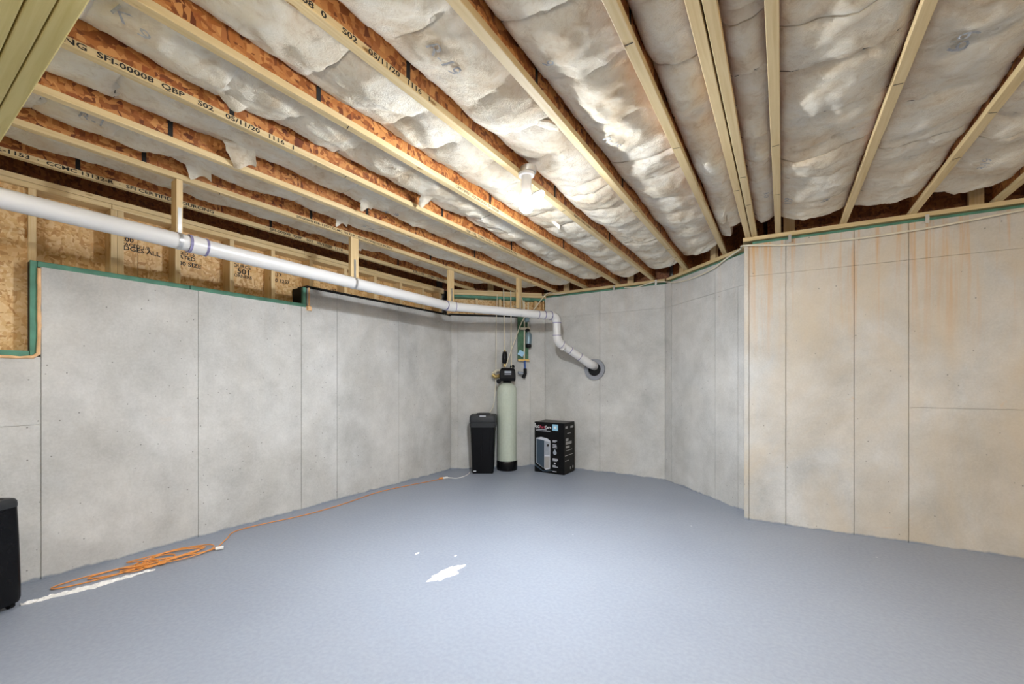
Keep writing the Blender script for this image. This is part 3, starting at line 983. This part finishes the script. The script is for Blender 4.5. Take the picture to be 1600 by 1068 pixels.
tag(MB().lathe([(0.050, 0.0), (0.054, 0.006), (0.054, 0.036)], 24, (0, 0, 0)).build('junction_box', 'metal', None, (LX + 0.016, LY, JZ + 0.0005)), 'round metal box above the lit lamp, fixed to the joist', 'box')
for i, (pp_, wtt, colr) in enumerate(LAMP_UNSEEN):
    M['glow%d' % i] = glow('led_panel_%d' % i, colr, wtt)
    xj = pp_[0] if pp_[2] < JZ else min(JX, key=lambda v: abs(v - pp_[0])) + JW / 2
    leaf_lamp(['folding-leaf lamp under the yellow beam above the camera', 'folding-leaf lamp under the yellow beam right of the camera', 'folding-leaf lamp under joists off to the right', 'folding-leaf lamp under joists behind the camera on the left'][i], xj, pp_[1], pp_[2], 'glow%d' % i, 40 * i, (55, 55, 55) if i < 2 else (40, 40, 40))

# ------------------------------------------------------------------ drain pipe
PR = 0.055
dp = thing('drain_pipe', 'white plastic drain pipe hung along the left wall and bending into back wall', 'pipe', (-3.517, 2.0, 2.2))
def pz(y): return 2.322 - 0.012 * (y - 0.5)
def pr_(pts): return [Vector(p) - dp.location for p in pts]
P_A = Vector((-3.517, -3.8, pz(-3.8))); P_B = Vector((-3.517, 1.333, pz(1.333))); P_C = Vector((-3.517, 4.05, pz(4.05)))
P_D = Vector((-2.70, 5.40, 2.262))
MB().tube(pr_([P_A, P_B]), PR, 24).build('pipe_run', 'pvc', dp)
MB().tube(pr_([P_B, P_C]), PR, 24).build('pipe_run', 'pvc', dp)
def coupling(a, b, name='coupling', r=0.062):
    MB().tube(pr_([a, b]), r, 24).build(name, 'pvc', dp)
def ring(p, d, r=0.064, w=0.008):
    d = Vector(d).normalized()
    MB().tube(pr_([p - d * w / 2, p + d * w / 2]), r, 24).build('primer_ring', 'primer', dp)
Y = Vector((0, 1, -0.012)).normalized()
coupling(P_B - Y * 0.048, P_B + Y * 0.048)
ring(P_B - Y * 0.050, Y, 0.0635, 0.016); ring(P_B + Y * 0.050, Y, 0.0635, 0.016)
d2 = (P_D - P_C).normalized()
def bend(p, da, db, r, ra, n=8):
    """rounded corner at p from direction da to db"""
    da = da.normalized(); db = db.normalized()
    a = p - da * r; c = p + db * r
    return [a * (1 - t) ** 2 + p * 2 * t * (1 - t) + c * t * t for t in [i / n for i in range(n + 1)]]
def elbow(p, da, db, r):
    MB().tube(pr_(bend(p, da, db, r, 0)), 0.063, 24).build('elbow', 'pvc', dp)
    ring(p - da.normalized() * r, da); ring(p + db.normalized() * r, db)
elbow(P_C, Y, d2, 0.075)
MB().tube(pr_([P_C + d2 * 0.05, P_D - d2 * 0.06]), PR, 24).build('pipe_run', 'pvc', dp)
for t in (0.30, 0.20):
    ring(P_D - d2 * t, d2, 0.058 if t > 0.25 else 0.062)
dn = Vector((0.02, 0.02, -1)).normalized()
elbow(P_D, d2, dn, 0.095)
P_E = P_D + dn * 0.36
MB().tube(pr_([P_D + dn * 0.09, P_E - dn * 0.05]), PR, 24).build('pipe_run', 'pvc', dp)
P_F = Vector((-2.36, 5.86, 1.575))
d3 = (P_F - P_E).normalized()
elbow(P_E, dn, d3, 0.085)
MB().tube(pr_([P_E + d3 * 0.06, P_F]), PR, 24).build('pipe_run', 'pvc', dp)
q = P_E + d3 * 0.16
MB().tube(pr_([q, q + d3.cross(Vector((0, 0, 1))).normalized() * -0.0 + Vector((-0.02, -0.075, 0.0))]), 0.045, 20).build('cleanout', 'pvc', dp)
for t in (0.24, 0.42):
    ring(P_E + d3 * t, d3, 0.0585)
coupling(P_F - d3 * 0.20, P_F - d3 * 0.03)
MB().tube(pr_(bend(P_F, d3, Vector((0.02, 1, -0.02)), 0.05, 0) + [Vector((-2.345, 6.02, 1.545))]), 0.062, 24).build('elbow', 'pvc', dp)
sl = thing('wall_sleeve', 'round grey rubber sleeve where the pipe enters the back wall', 'sleeve', (-2.345, 5.955, 1.515))
def disc(r0, r1, y0_, y1_):
    mb = MB(); n = 40
    for r, yy in ((r0, y0_), (r1, y0_), (r1, y1_), (r0, y1_)):
        mb.v += [(r * math.cos(2 * PI * k / n), yy, r * math.sin(2 * PI * k / n)) for k in range(n)]
    for s in range(4):
        for k in range(n):
            mb.f.append((s * n + k, s * n + (k + 1) % n, ((s + 1) % 4) * n + (k + 1) % n, ((s + 1) % 4) * n + k))
    mb.smooth = True
    return mb
disc(0.100, 0.157, -0.022, 0.008).build('rubber_ring', 'grey_seal', sl)
disc(0.001, 0.1005, -0.004, 0.006).build('dark_opening', 'void', sl)
# hangers
def hanger(y, lab, x=-3.517, rot=0.0, zt=JZ, bottom=None, flat=True):
    zb = (pz(y) if bottom is None else bottom) + PR + 0.001
    t = thing('pipe_hanger', lab, 'hanger', (x, y, zb))
    (MB().box(-0.019, 0.019, -0.044, 0.044, 0, zt - zb - 0.001) if flat else MB().box(-0.068, 0.019, -0.019, 0.019, 0, zt - zb - 0.001)).build('post', 'woodz', t, (0, 0, 0), rot, 0.002)
    r = PR + 0.003
    pts = [(r * math.sin(a), 0, -PR - r * 0 + r * -math.cos(a) * 0 - PR * 0 + (-(r) * (1 - math.cos(a)) if False else 0)) for a in (0,)]
    c = -PR - 0.001
    mb = MB(); n = 24; path = [(0.0215, 0.22)] + [(r * math.sin(2.9 - k * 5.4 / n + 0.0), c + r * math.cos(2.9 - k * 5.4 / n - 0.0)) for k in range(0)]
    path = [(0.0205, 0.17), (0.0205, 0.02)]
    for k in range(n + 1):
        a = 0.38 + k * (2 * PI - 0.76) / n
        path.append((r * math.sin(a), c + r * math.cos(a)))
    for (px, pz_) in path:
        mb.v += [(px, -0.011, pz_), (px, 0.011, pz_)]
    for k in range(len(path) - 1):
        mb.f.append((2 * k, 2 * k + 1, 2 * k + 3, 2 * k + 2))
    o = len(mb.v)
    for (px, pz_) in path:
        mb.v += [(px * 1.0 + 0.0015, -0.011, pz_), (px + 0.0015, 0.011, pz_)]
    for k in range(len(path) - 1):
        mb.f.append((o + 2 * k, o + 2 * k + 2, o + 2 * k + 3, o + 2 * k + 1))
    mb.build('strap', 'metal', t, (0, 0, 0), rot)
hanger(1.222, 'upright wooden pipe hanger nearest the camera on the left', flat=False)
hanger(2.64, 'upright wooden pipe hanger second from the camera')
hanger(4.07, 'upright wooden pipe hanger at the bend of the pipe')
hz = P_C + (P_D - P_C) * 0.62
hanger(hz.y, 'upright wooden pipe hanger just above the softener', hz.x, 0.0, JZ - 0.0, hz.z)

# ------------------------------------------------------------------ softener: resin tank, head, brine tank
RT = thing('softener_tank', 'tall pale green resin tank with black control head and boot', 'water softener', (-3.52, 5.37, 0), YAW)
MB().lathe([(0.150, 0), (0.157, 0.01), (0.157, 0.135), (0.150, 0.145)], 40).build('boot', 'black', RT)
prof = [(0.146, 0.10), (0.148, 0.12)] + [(0.148, 1.18)] + [(0.148 * math.cos(a) ** 0.7 if a < 1.5 else 0.03, 1.18 + 0.14 * math.sin(a)) for a in [i * 0.15 for i in range(1, 10)]] + [(0.045, 1.32)]
MB().lathe(prof, 48).build('shell', 'tank', RT)
MB().lathe([(0.058, 1.30), (0.062, 1.31), (0.062, 1.335), (0.05, 1.345)], 24).build('collar', 'black_matte', RT)
hd = MB().loft([([(-0.115, -0.13), (0.115, -0.13), (0.12, 0.06), (-0.12, 0.06)], 1.340), ([(-0.12, -0.15), (0.12, -0.15), (0.12, 0.07), (-0.12, 0.07)], 1.38),
                ([(-0.115, -0.145), (0.115, -0.145), (0.115, 0.07), (-0.115, 0.07)], 1.50), ([(-0.095, -0.10), (0.095, -0.10), (0.095, 0.06), (-0.095, 0.06)], 1.535)]).build('control_head', 'black_matte', RT, (0.01, 0, 0), 0, 0.012)
MB().box(-0.045, 0.055, -0.004, 0, 1.455, 1.49).build('display', 'print_steel', hd, (0, -0.150, 0))
MB().box(-0.045, 0.055, -0.004, 0, 1.435, 1.441).build('display_line', 'print_pale', hd, (0, -0.150, 0))
MB().tube([(-0.12, -0.12, 1.335), (-0.12, -0.17, 1.335)], 0.034, 18).build('drain_knob', 'black', RT)
MB().tube([(-0.11, 0.0, 1.42), (-0.18, 0.02, 1.40), (-0.22, 0.02, 1.44)], 0.030, 12).build('bypass_valve', 'brass', RT)
MB().tube([(-0.22, 0.02, 1.45), (-0.16, 0.05, 1.50), (-0.09, 0.05, 1.50)], 0.018, 10).build('bypass_pipe', 'cable', RT)
MB().lathe([(0.034, -0.02), (0.036, 0.0), (0.028, 0.02)], 16, (0.08, 0.09, 1.565)).build('blower_knob', 'black', RT)
MB().tube([(0.08, 0.09, 1.53), (0.08, 0.09, 1.56)], 0.014, 10).build('knob_stem', 'black_matte', RT)

BT = thing('brine_tank', 'black rectangular salt tank with lid beside the green tank', 'tank', (-3.735, 5.06, 0), YAW)
def rrect(hx, hy, r, n=5):
    out = []
    for cx, cy, a0 in ((hx - r, hy - r, 0), (-hx + r, hy - r, PI / 2), (-hx + r, -hy + r, PI), (hx - r, -hy + r, 1.5 * PI)):
        for k in range(n + 1):
            a = a0 + PI / 2 * k / n
            out.append((cx + r * math.cos(a), cy + r * math.sin(a)))
    return out
b = MB().loft([(rrect(0.150, 0.150, 0.03), 0), (rrect(0.155, 0.155, 0.035), 0.015), (rrect(0.182, 0.175, 0.04), 0.68)])
b.smooth = True
b.build('tank_body', 'black', BT)
b = MB().loft([(rrect(0.190, 0.182, 0.04), 0.672), (rrect(0.193, 0.185, 0.042), 0.70), (rrect(0.193, 0.185, 0.042), 0.735), (rrect(0.186, 0.178, 0.042), 0.738),
               (rrect(0.186, 0.178, 0.042), 0.748), (rrect(0.193, 0.185, 0.042), 0.752), (rrect(0.193, 0.185, 0.042), 0.82), (rrect(0.180, 0.172, 0.05), 0.845), (rrect(0.13, 0.12, 0.05), 0.852)])
b.smooth = True
lid = b.build('lid', 'charcoal', BT)
b = MB().loft([(rrect(0.11, 0.10, 0.03), 0.845), (rrect(0.10, 0.09, 0.03), 0.862), (rrect(0.08, 0.07, 0.03), 0.866)])
b.build('lid_crown', 'black_matte', lid)
MB().box(-0.045, 0.045, -0.002, 0.0, 0.828, 0.842).build('lid_label', 'print_pale', lid, (0, -0.179, 0))
MB().box(-0.135, -0.095, -0.003, 0.0, 0.03, 0.045).build('maker_plate', 'print_pale', BT, (0, -0.1555, 0))
for sx in (-0.02, 0.12):
    MB().loft([(rrect(0.012, 0.006, 0.005, 2), 0.20), (rrect(0.02, 0.006, 0.005, 2), 0.62)]).build('ridge', 'black', BT, (sx * 1.0, -0.168, 0))

# ------------------------------------------------------------------ printed carton
CB = thing('appliance_carton', 'tall black printed appliance carton standing against the back wall', 'box', (-2.857, 5.65, 0))
hx, hy, hz_ = 0.243, 0.177, 0.738
MB().box(-hx, hx, -hy, hy, 0.0, hz_).build('carton_body', 'carton', CB, (0, 0, 0), 0, 0.004)
MB().box(-hx + 0.004, hx - 0.004, -hy + 0.004, -0.002, hz_, hz_ + 0.003).build('top_flap', 'carton_top', CB)
MB().box(-hx + 0.004, hx - 0.004, 0.002, hy - 0.004, hz_, hz_ + 0.003).build('top_flap', 'carton_top', CB)
MB().box(0, 0.0012, -hy + 0.004, hy - 0.004, 0.004, hz_ - 0.004).build('side_print', 'carton_side', CB, (hx, 0, 0))
FY = -hy - 0.0015
def fprint(name, s, size, mat, x, z, st=1.0): lettering(name, s, size, mat, CB, (x, FY - 0.001, z), (1, 0, 0), (0, 0, 1), st)
def fpoly(name, mat, pts, d=0.0005):
    mb = MB(); n = len(pts)
    mb.v = [(x, 0, z) for x, z in pts] + [(x, -0.0008, z) for x, z in pts]
    mb.f = [tuple(range(n)), tuple(range(n, 2 * n))[::-1]] + [(i, (i + 1) % n, n + (i + 1) % n, n + i) for i in range(n)]
    return mb.build(name, mat, CB, (0, FY - d, 0))
fpoly('print_strip', 'print_white', [(-0.236, 0.655), (-0.226, 0.655), (-0.226, 0.72), (-0.236, 0.72)])
fprint('printed_logo', 'LG', 0.050, 'print_white', -0.215, 0.652)
fprint('printed_logo', 'Puri', 0.050, 'print_red', -0.152, 0.652)
fprint('printed_logo', 'Care', 0.052, 'print_white', -0.070, 0.652, 1.0)
fpoly('print_line', 'print_pale', [(-0.215, 0.627), (-0.04, 0.627), (-0.04, 0.635), (-0.215, 0.635)])
fpoly('print_line', 'print_pale', [(-0.215, 0.608), (0.02, 0.608), (0.02, 0.616), (-0.215, 0.616)])
fpoly('energy_sticker', 'print_blue', [(0.055, 0.625), (0.145, 0.625), (0.145, 0.715), (0.055, 0.715)])
fpoly('sticker_star', 'print_white', [(0.10 + 0.018 * math.cos(a), 0.672 + 0.018 * math.sin(a)) for a in [k * PI / 6 for k in range(12)]], 0.0016)
# picture of the appliance
fpoly('picture_outline', 'print_pale', [(-0.212, 0.135), (-0.05, 0.045), (0.018, 0.065), (0.020, 0.475), (-0.03, 0.505), (-0.13, 0.52), (-0.214, 0.500)], 0.0002)
fpoly('picture_front', 'print_navy', [(-0.205, 0.140), (-0.078, 0.062), (-0.076, 0.472), (-0.207, 0.490)], 0.0012)
fpoly('picture_side', 'print_steel', [(-0.074, 0.255), (0.010, 0.270), (0.012, 0.455), (-0.073, 0.470)], 0.0012)
fpoly('picture_tank', 'print_grey', [(-0.076, 0.062), (0.008, 0.078), (0.010, 0.245), (-0.074, 0.240)], 0.0012)
fpoly('picture_base', 'print_navy', [(-0.240, 0.120), (-0.10, 0.030), (0.06, 0.050), (0.05, 0.040), (-0.10, 0.015), (-0.240, 0.09)], 0.0004)
fpoly('picture_vent', 'ink', [(-0.035, 0.385), (0.0, 0.390), (0.0, 0.425), (-0.035, 0.420)], 0.0022)
for z, w_ in ((0.475, 0.07), (0.458, 0.05), (0.415, 0.06), (0.395, 0.065), (0.375, 0.07), (0.215, 0.08), (0.20, 0.085), (0.185, 0.07), (0.115, 0.05), (0.098, 0.085), (0.03, 0.06)):
    fpoly('print_line', 'print_pale', [(0.06, z), (0.06 + w_, z), (0.06 + w_, z + 0.010), (0.06, z + 0.010)])
fpoly('drop_icon', 'print_steel', [(0.095 + 0.028 * math.sin(a) * (1 if math.cos(a) < 0 else 1 - 0.6 * math.cos(a)), 0.31 + 0.035 * math.cos(a) * (1.3 if math.cos(a) > 0 else 1)) for a in [k * PI / 8 for k in range(16)]])
fpoly('wifi_icon', 'print_pale', [(0.078, 0.160), (0.095, 0.138), (0.112, 0.160), (0.095, 0.167)])
def sline(name, mat, y, z, w_, h): MB().box(0, 0.0008, 0, w_, 0, h).build(name, mat, CB, (hx + 0.0014, y, z))
for (y, z, w_, h) in ((-0.14, 0.655, 0.07, 0.035), (0.03, 0.655, 0.10, 0.03), (-0.08, 0.58, 0.12, 0.010), (-0.13, 0.475, 0.09, 0.04), (-0.13, 0.425, 0.20, 0.04), (-0.13, 0.375, 0.13, 0.03),
                      (-0.13, 0.335, 0.22, 0.008), (-0.15, 0.265, 0.28, 0.008), (-0.15, 0.19, 0.12, 0.008), (0.02, 0.055, 0.025, 0.035), (0.10, 0.06, 0.035, 0.035)):
    sline('side_lettering', 'print_grey', y, z, w_, h)

# ------------------------------------------------------------------ valve board, filter and water lines in the corner
def cpt(s, n, z): return chp(s, -n, z)       # n out of the angled wall
VB = thing('valve_board', 'green backing board with water valves and blue tag above the softener', 'valves', cpt(1.12, 0.0, 1.66))
VB.rotation_euler = (0, 0, ANG1)
MB().box(-0.085, 0.085, -0.038, -0.001, 0, 0.69).build('backing_board', 'green_board', VB)
MB().tube([(0.01, -0.06, 0.0), (0.015, -0.06, 0.45), (0.01, -0.06, 0.92)], 0.011, 10).build('riser_pipe', 'cable', VB)
MB().tube([(0.07, -0.06, 0.36), (0.075, -0.06, 0.92)], 0.009, 10).build('riser_pipe', 'cable', VB)
MB().lathe([(0.02, 0), (0.045, 0.01), (0.05, 0.08), (0.05, 0.15), (0.03, 0.19)], 20, (0.075, -0.085, 0.25)).build('pressure_valve', 'gauge', VB)
MB().lathe([(0.03, 0), (0.045, 0.012), (0.045, 0.045), (0.03, 0.055)], 16, (0.075, -0.085, 0.20)).build('valve_foot', 'black_matte', VB)
MB().lathe([(0.025, 0), (0.038, 0.012), (0.038, 0.035), (0.025, 0.045)], 16, (0.06, -0.07, 0.455)).build('union_nut', 'black_matte', VB)
MB().lathe([(0.03, 0), (0.042, 0.012), (0.042, 0.055), (0.03, 0.07)], 16, (0.05, -0.07, 0.60)).build('meter', 'gauge', VB)
MB().box(-0.05, 0.10, -0.09, -0.04, 0.48, 0.515).build('clamp', 'cable', VB)
MB().box(-0.09, 0.09, -0.075, -0.04, -0.01, 0.02).build('shelf_lip', 'brass', VB)
tg = MB().box(-0.045, 0.045, -0.001, 0.001, -0.04, 0.04).build('blue_tag', 'tag', VB, (-0.045, -0.085, 0.11)); tg.rotation_euler = (0, 0.5, 0)
MB().tube([(0.02, -0.06, 0.0), (0.022, -0.07, -0.14)], 0.017, 12).build('blue_pipe', 'blue_pex', VB)
MB().tube([(0.022, -0.075, -0.13), (0.018, -0.09, -0.20), (-0.015, -0.10, -0.27)], 0.028, 12).build('elbow_fitting', 'black_matte', VB)
MB().tube([(-0.02, -0.10, -0.20), (-0.10, -0.11, -0.19)], 0.022, 12).build('cross_pipe', 'print_steel', VB)
FT = thing('sediment_filter', 'small black cartridge filter hanging above the softener head', 'filter', cpt(0.80, 0.16, 1.55))
MB().lathe([(0.015, 0.05), (0.035, 0.06), (0.04, 0.075), (0.04, 0.20), (0.033, 0.215), (0.033, 0.235), (0.016, 0.24)], 20).build('housing', 'black', FT)
MB().lathe([(0.012, 0.0), (0.02, 0.006), (0.02, 0.05)], 12).build('lower_fitting', 'brass', FT)
MB().lathe([(0.016, 0.235), (0.016, 0.255), (0.009, 0.262)], 12).build('upper_fitting', 'brass', FT)
def line(name, label, pts, r, mat, cat='tube', k=8):
    return tag(MB().tube(smooth_path(pts, k), r, 8).build(name, mat), label, cat)
line('water_tube', 'thin cream tube dropping from the ceiling to the black filter', [cpt(0.78, 0.16, 2.79), cpt(0.79, 0.16, 2.3), cpt(0.80, 0.16, 1.815)], 0.0085, 'cable')
line('water_tube', 'thin cream tube dropping behind the pipe to the softener head', [cpt(0.90, 0.13, 2.72), cpt(0.905, 0.13, 2.2), cpt(0.91, 0.13, 1.62), cpt(0.92, 0.15, 1.52)], 0.0085, 'cable')
line('water_tube', 'leftmost thin cream tube running down to the salt tank', [cpt(0.69, 0.13, 2.66), cpt(0.675, 0.13, 2.26), cpt(0.665, 0.13, 1.40), cpt(0.63, 0.16, 1.0), cpt(0.56, 0.2, 0.868)], 0.0055, 'cable')
line('water_tube', 'short cream tube leaning down from a joist behind the pipe', [cpt(0.99, 0.10, 2.74), cpt(1.01, 0.10, 2.62), cpt(1.015, 0.10, 2.50), cpt(0.96, 0.10, 2.495)], 0.0085, 'cable')
line('water_tube', 'cream tube leaning from the ceiling to the valve board', [cpt(1.03, 0.12, 2.73), cpt(1.10, 0.10, 2.56), cpt(1.13, 0.08, 2.36)], 0.0065, 'cable')
# power cables
line('power_cable', 'cream cable slung across the top of the stained right wall', [(2.6, 4.83, 2.69), (2.0, 4.797, 2.65), (1.538, 4.76, 2.633), (1.191, 4.74, 2.604), (0.89, 4.72, 2.586), (0.531, 4.70, 2.58), (0.21, 4.68, 2.592), (0.015, 4.668, 2.606), (-0.305, 4.645, 2.65),
     (-0.365, 4.955, 2.705), (-0.52, 5.11, 2.662), (-0.66, 5.25, 2.612), (-0.86, 5.45, 2.592), (-1.13, 5.72, 2.612), (-1.46, 5.94, 2.70), (-1.72, 5.945, 2.66), (-1.9, 5.955, 2.675)], 0.008, 'cable', 'cable')
line('power_cable', 'cream cable running diagonally from the back wall down to the softener head', [(-2.80, 5.93, 2.69), (-2.95, 5.92, 2.69), (-3.12, 5.90, 2.71), cpt(1.26, 0.10, 2.44), cpt(1.10, 0.14, 2.30), cpt(0.97, 0.16, 2.0), cpt(0.80, 0.22, 1.55)], 0.0075, 'cable', 'cable')
# cable staples
for (p, lab) in (((1.0, 4.74, 2.665), 'small metal strap tail on the right wall sill, above the cable'), ((0.06, 4.67, 2.655), 'small metal strap tail on the sill near the stepped corner'), ((-1.46, 5.958, 2.69), 'small metal strap tail on the sill above the angled right corner'), ((-2.05, 5.958, 2.68), 'small metal strap tail on the back wall sill')):
    tag(MB().box(-0.012, 0.012, -0.006, 0.0, -0.03, 0.04).build('anchor_strap', 'metal', None, p), lab, 'strap')

# ------------------------------------------------------------------ extension cord
rc = random.Random(3)
pts = []
LOOPS = [(-3.95, 0.93, 0.062, 0.24, 0.25), (-3.94, 1.02, 0.050, 0.16, 0.30), (-3.90, 1.10, 0.075, 0.09, 0.6), (-3.88, 1.17, 0.060, 0.07, 0.1),
         (-3.93, 1.22, 0.080, 0.13, -0.3), (-3.90, 1.38, 0.125, 0.21, 0.25), (-3.93, 1.36, 0.080, 0.18, 0.55), (-3.88, 1.20, 0.085, 0.10, 0.9), (-3.94, 1.28, 0.095, 0.25, 0.15)]
for k, (ox, oy, lx, ly, ro) in enumerate(LOOPS):
    sg = 1 if k % 2 else -1
    for q in range(9):
        a = 2 * PI * q / 9 * sg + PI * 0.5 * (k % 3)
        x_, y_ = lx * math.sin(a), ly * math.cos(a)
        c_, s_ = math.cos(ro), math.sin(ro)
        pts.append((min(-3.74, max(-4.15, ox + x_ * c_ + y_ * s_ * 0.5)), oy - x_ * s_ * 0.5 + y_ * c_, 0.006 + 0.0022 * k * (0.4 + 0.6 * rc.random())))
pts += [(-3.80, 1.50, 0.012), (-3.95, 1.70, 0.008), (-4.10, 1.83, 0.006), (-4.11, 2.03, 0.006), (-4.02, 2.46, 0.006), (-4.03, 2.92, 0.006), (-4.10, 3.42, 0.006), (-4.03, 3.87, 0.006), (-3.95, 4.20, 0.006), (-3.93, 4.33, 0.008)]
ec = thing('extension_cord', 'orange extension cord coiled on the floor and trailing along the left wall', 'cord', (-3.9, 1.2, 0))
MB().tube([p - Vector((-3.9, 1.2, 0)) for p in smooth_path(pts, 7)], 0.0046, 8).build('cord', 'cord', ec)
MB().tube([(-0.035, 3.12, 0.014), (-0.015, 3.165, 0.014)], 0.014, 10).build('socket_end', 'cord', ec)
MB().tube([(0.115, 0.36, 0.016), (0.14, 0.405, 0.016)], 0.014, 10).build('plug', 'white_cord', ec)
pc = thing('appliance_lead', 'white power cord plugged into the orange cord beside the salt tank', 'cord', (-3.9, 4.4, 0))
MB().tube([(-0.012, -0.033, 0.014), (0.015, 0.03, 0.014)], 0.013, 10).build('plug', 'white_cord', pc)
MB().tube([p - Vector((-3.9, 4.4, 0)) for p in smooth_path([(-3.885, 4.43, 0.012), (-3.83, 4.47, 0.006), (-3.77, 4.50, 0.006), (-3.755, 4.62, 0.006), (-3.79, 4.76, 0.006), (-3.86, 4.9, 0.006)], 8)], 0.005, 8).build('cord', 'white_cord', pc)

# ------------------------------------------------------------------ flakes and patches on the floor
def blob(name, label, cat, cx, cy, rx, ry, rot, h=0.003, seed=0, rough=0.35):
    mb = MB(); n = 48
    out = []
    for k in range(n):
        a = 2 * PI * k / n
        r = 1 + rough * fbm(math.cos(a) * 1.6 + seed, math.sin(a) * 1.6, seed, 4)
        x, y = rx * r * math.cos(a), ry * r * math.sin(a)
        out.append((x * math.cos(rot) - y * math.sin(rot), x * math.sin(rot) + y * math.cos(rot)))
    mb.v = [(x, y, 0.0003) for x, y in out] + [(x * 0.96, y * 0.96, h) for x, y in out]
    mb.f = [tuple(range(n))[::-1], tuple(range(n, 2 * n))] + [(i, (i + 1) % n, n + (i + 1) % n, n + i) for i in range(n)]
    return tag(mb.build(name, 'flake', None, (cx, cy, 0)), label, cat)
blob('paint_patch', 'large white paint patch in the middle of the floor', 'patch', -1.985, 2.27, 0.060, 0.155, -0.10, 0.002, 2, 0.55)
blob('paint_patch', 'small white speck on the floor left of the paint patch', 'patch', -2.40, 2.38, 0.011, 0.022, 0.2, 0.0015, 5)
blob('paint_patch', 'tiny white speck on the floor beyond the paint patch', 'patch', -2.12, 2.51, 0.008, 0.014, 0.1, 0.0015, 8)
# crumpled ridge of peeling paint beside the coil
mb = MB(); n = 70
W_ = 9
for i in range(n + 1):
    t = i / n
    y = 0.55 + t * 0.62
    x = -3.853 + 0.09 * t + 0.012 * mn.noise((t * 7, 0, 0))
    wd = (0.014 + 0.050 * math.sin(PI * min(1, t * 1.15)) ** 2 * (0.6 + 0.6 * abs(mn.noise((t * 9, 4, 0))))) * (1 if t < 0.93 else (1 - t) / 0.07 + 0.15)
    for j in range(W_):
        q = j / (W_ - 1) - 0.5
        hgt = 0.016 * (1 - (2 * q) ** 2) * (0.7 + 0.9 * mn.noise((t * 22, q * 5, 2))) if 0 < j < W_ - 1 else 0.0
        mb.v.append((x - wd * 2 * q * 0.8 + 0.016 * mn.noise((t * 26, q * 4, 5)), y, max(0.0005, hgt)))
for i in range(n):
    for j in range(W_ - 1):
        a = i * W_ + j
        mb.f.append((a, a + 1, a + W_ + 1, a + W_))
mb.smooth = True
tag(mb.build('peeling_ridge', 'flake'), 'white crumpled ridge of peeling paint between the appliance and cord coil', 'debris')

# ------------------------------------------------------------------ dehumidifier at the left edge
dang = math.atan2(-0.86, 0.51)
DH = thing('dehumidifier', 'glossy black dehumidifier with slotted grey top at the left edge', 'appliance', (-3.84, 0.385, 0), dang + PI)
# local x runs along the visible face (towards +x = the corner in view), local -y is out towards the room
DH.location = Vector((-3.84, 0.565, 0)) - Vector((math.cos(dang + PI), math.sin(dang + PI), 0)) * 0.19 + Vector((-0.86, -0.51, 0)) * 0.135
def body(s, z, r=0.035): return (rrect(0.19 * s, 0.135 * s, r, 6), z)
b = MB().loft([body(0.97, 0.035), body(1.0, 0.06), body(1.0, 0.14), body(0.975, 0.40), body(0.94, 0.60)])
b.smooth = True
b.build('casing', 'black', DH)
b = MB().loft([body(0.945, 0.601), body(0.95, 0.615), body(0.94, 0.635), body(0.90, 0.648), body(0.84, 0.652)])
b.smooth = True
top = b.build('top_cover', 'charcoal', DH)
for k in range(14):
    MB().box(-0.006, 0.006, -0.075, 0.06, 0, 0.0025).build('vent_slot', 'void', top, (-0.11 + k * 0.0185, 0.0, 0.651))
MB().box(-0.10, 0.06, -0.004, 0.004, -0.012, 0.012).build('handle_slot', 'void', DH, (-0.02, -0.1265, 0.53), 0, 0.003)
MB().box(-0.10, 0.06, -0.004, 0.004, -0.004, 0.004).build('handle_lip', 'charcoal', DH, (-0.02, -0.1275, 0.512))
for sx in (-0.15, 0.15):
    for sy in (-0.095, 0.095):
        cs = MB().tube([(sx - 0.012, sy, 0.018), (sx + 0.012, sy, 0.018)], 0.018, 14).build('caster', 'black_matte', DH)
        MB().box(sx - 0.014, sx + 0.014, sy - 0.012, sy + 0.012, 0.02, 0.04).build('caster_fork', 'charcoal', cs)
# folded paper on its side
mb = MB()
for i in range(9):
    t = i / 8
    for yy in (-0.045, 0.03):
        mb.v.append((0.002 + 0.012 * math.sin(t * 4) + 0.02 * t, yy + 0.012 * math.sin(t * 3), -0.22 * t))
for i in range(8): mb.f.append((2 * i, 2 * i + 1, 2 * i + 3, 2 * i + 2))
o = len(mb.v)
mb.v += [(x + 0.006, y, z) for x, y, z in mb.v]
for i in range(8): mb.f.append((o + 2 * i, o + 2 * i + 2, o + 2 * i + 3, o + 2 * i + 1))
for i in range(8):
    for a in (0, 1): mb.f.append((2 * i + a, 2 * i + 2 + a, o + 2 * i + 2 + a, o + 2 * i + a))
mb.f.append((0, 1, o + 1, o)); mb.f.append((16, o + 16, o + 17, 17))
pp = mb.build('paper_sheet', 'paper', DH, (0.187, -0.04, 0.46), smooth=False)
MB().box(0.0, 0.009, -0.04, 0.02, -0.028, -0.008).build('paper_heading', 'print_grey', pp, (0.002, 0, 0))

for o in bpy.data.objects:
    if '_yr' in o: del o['_yr']
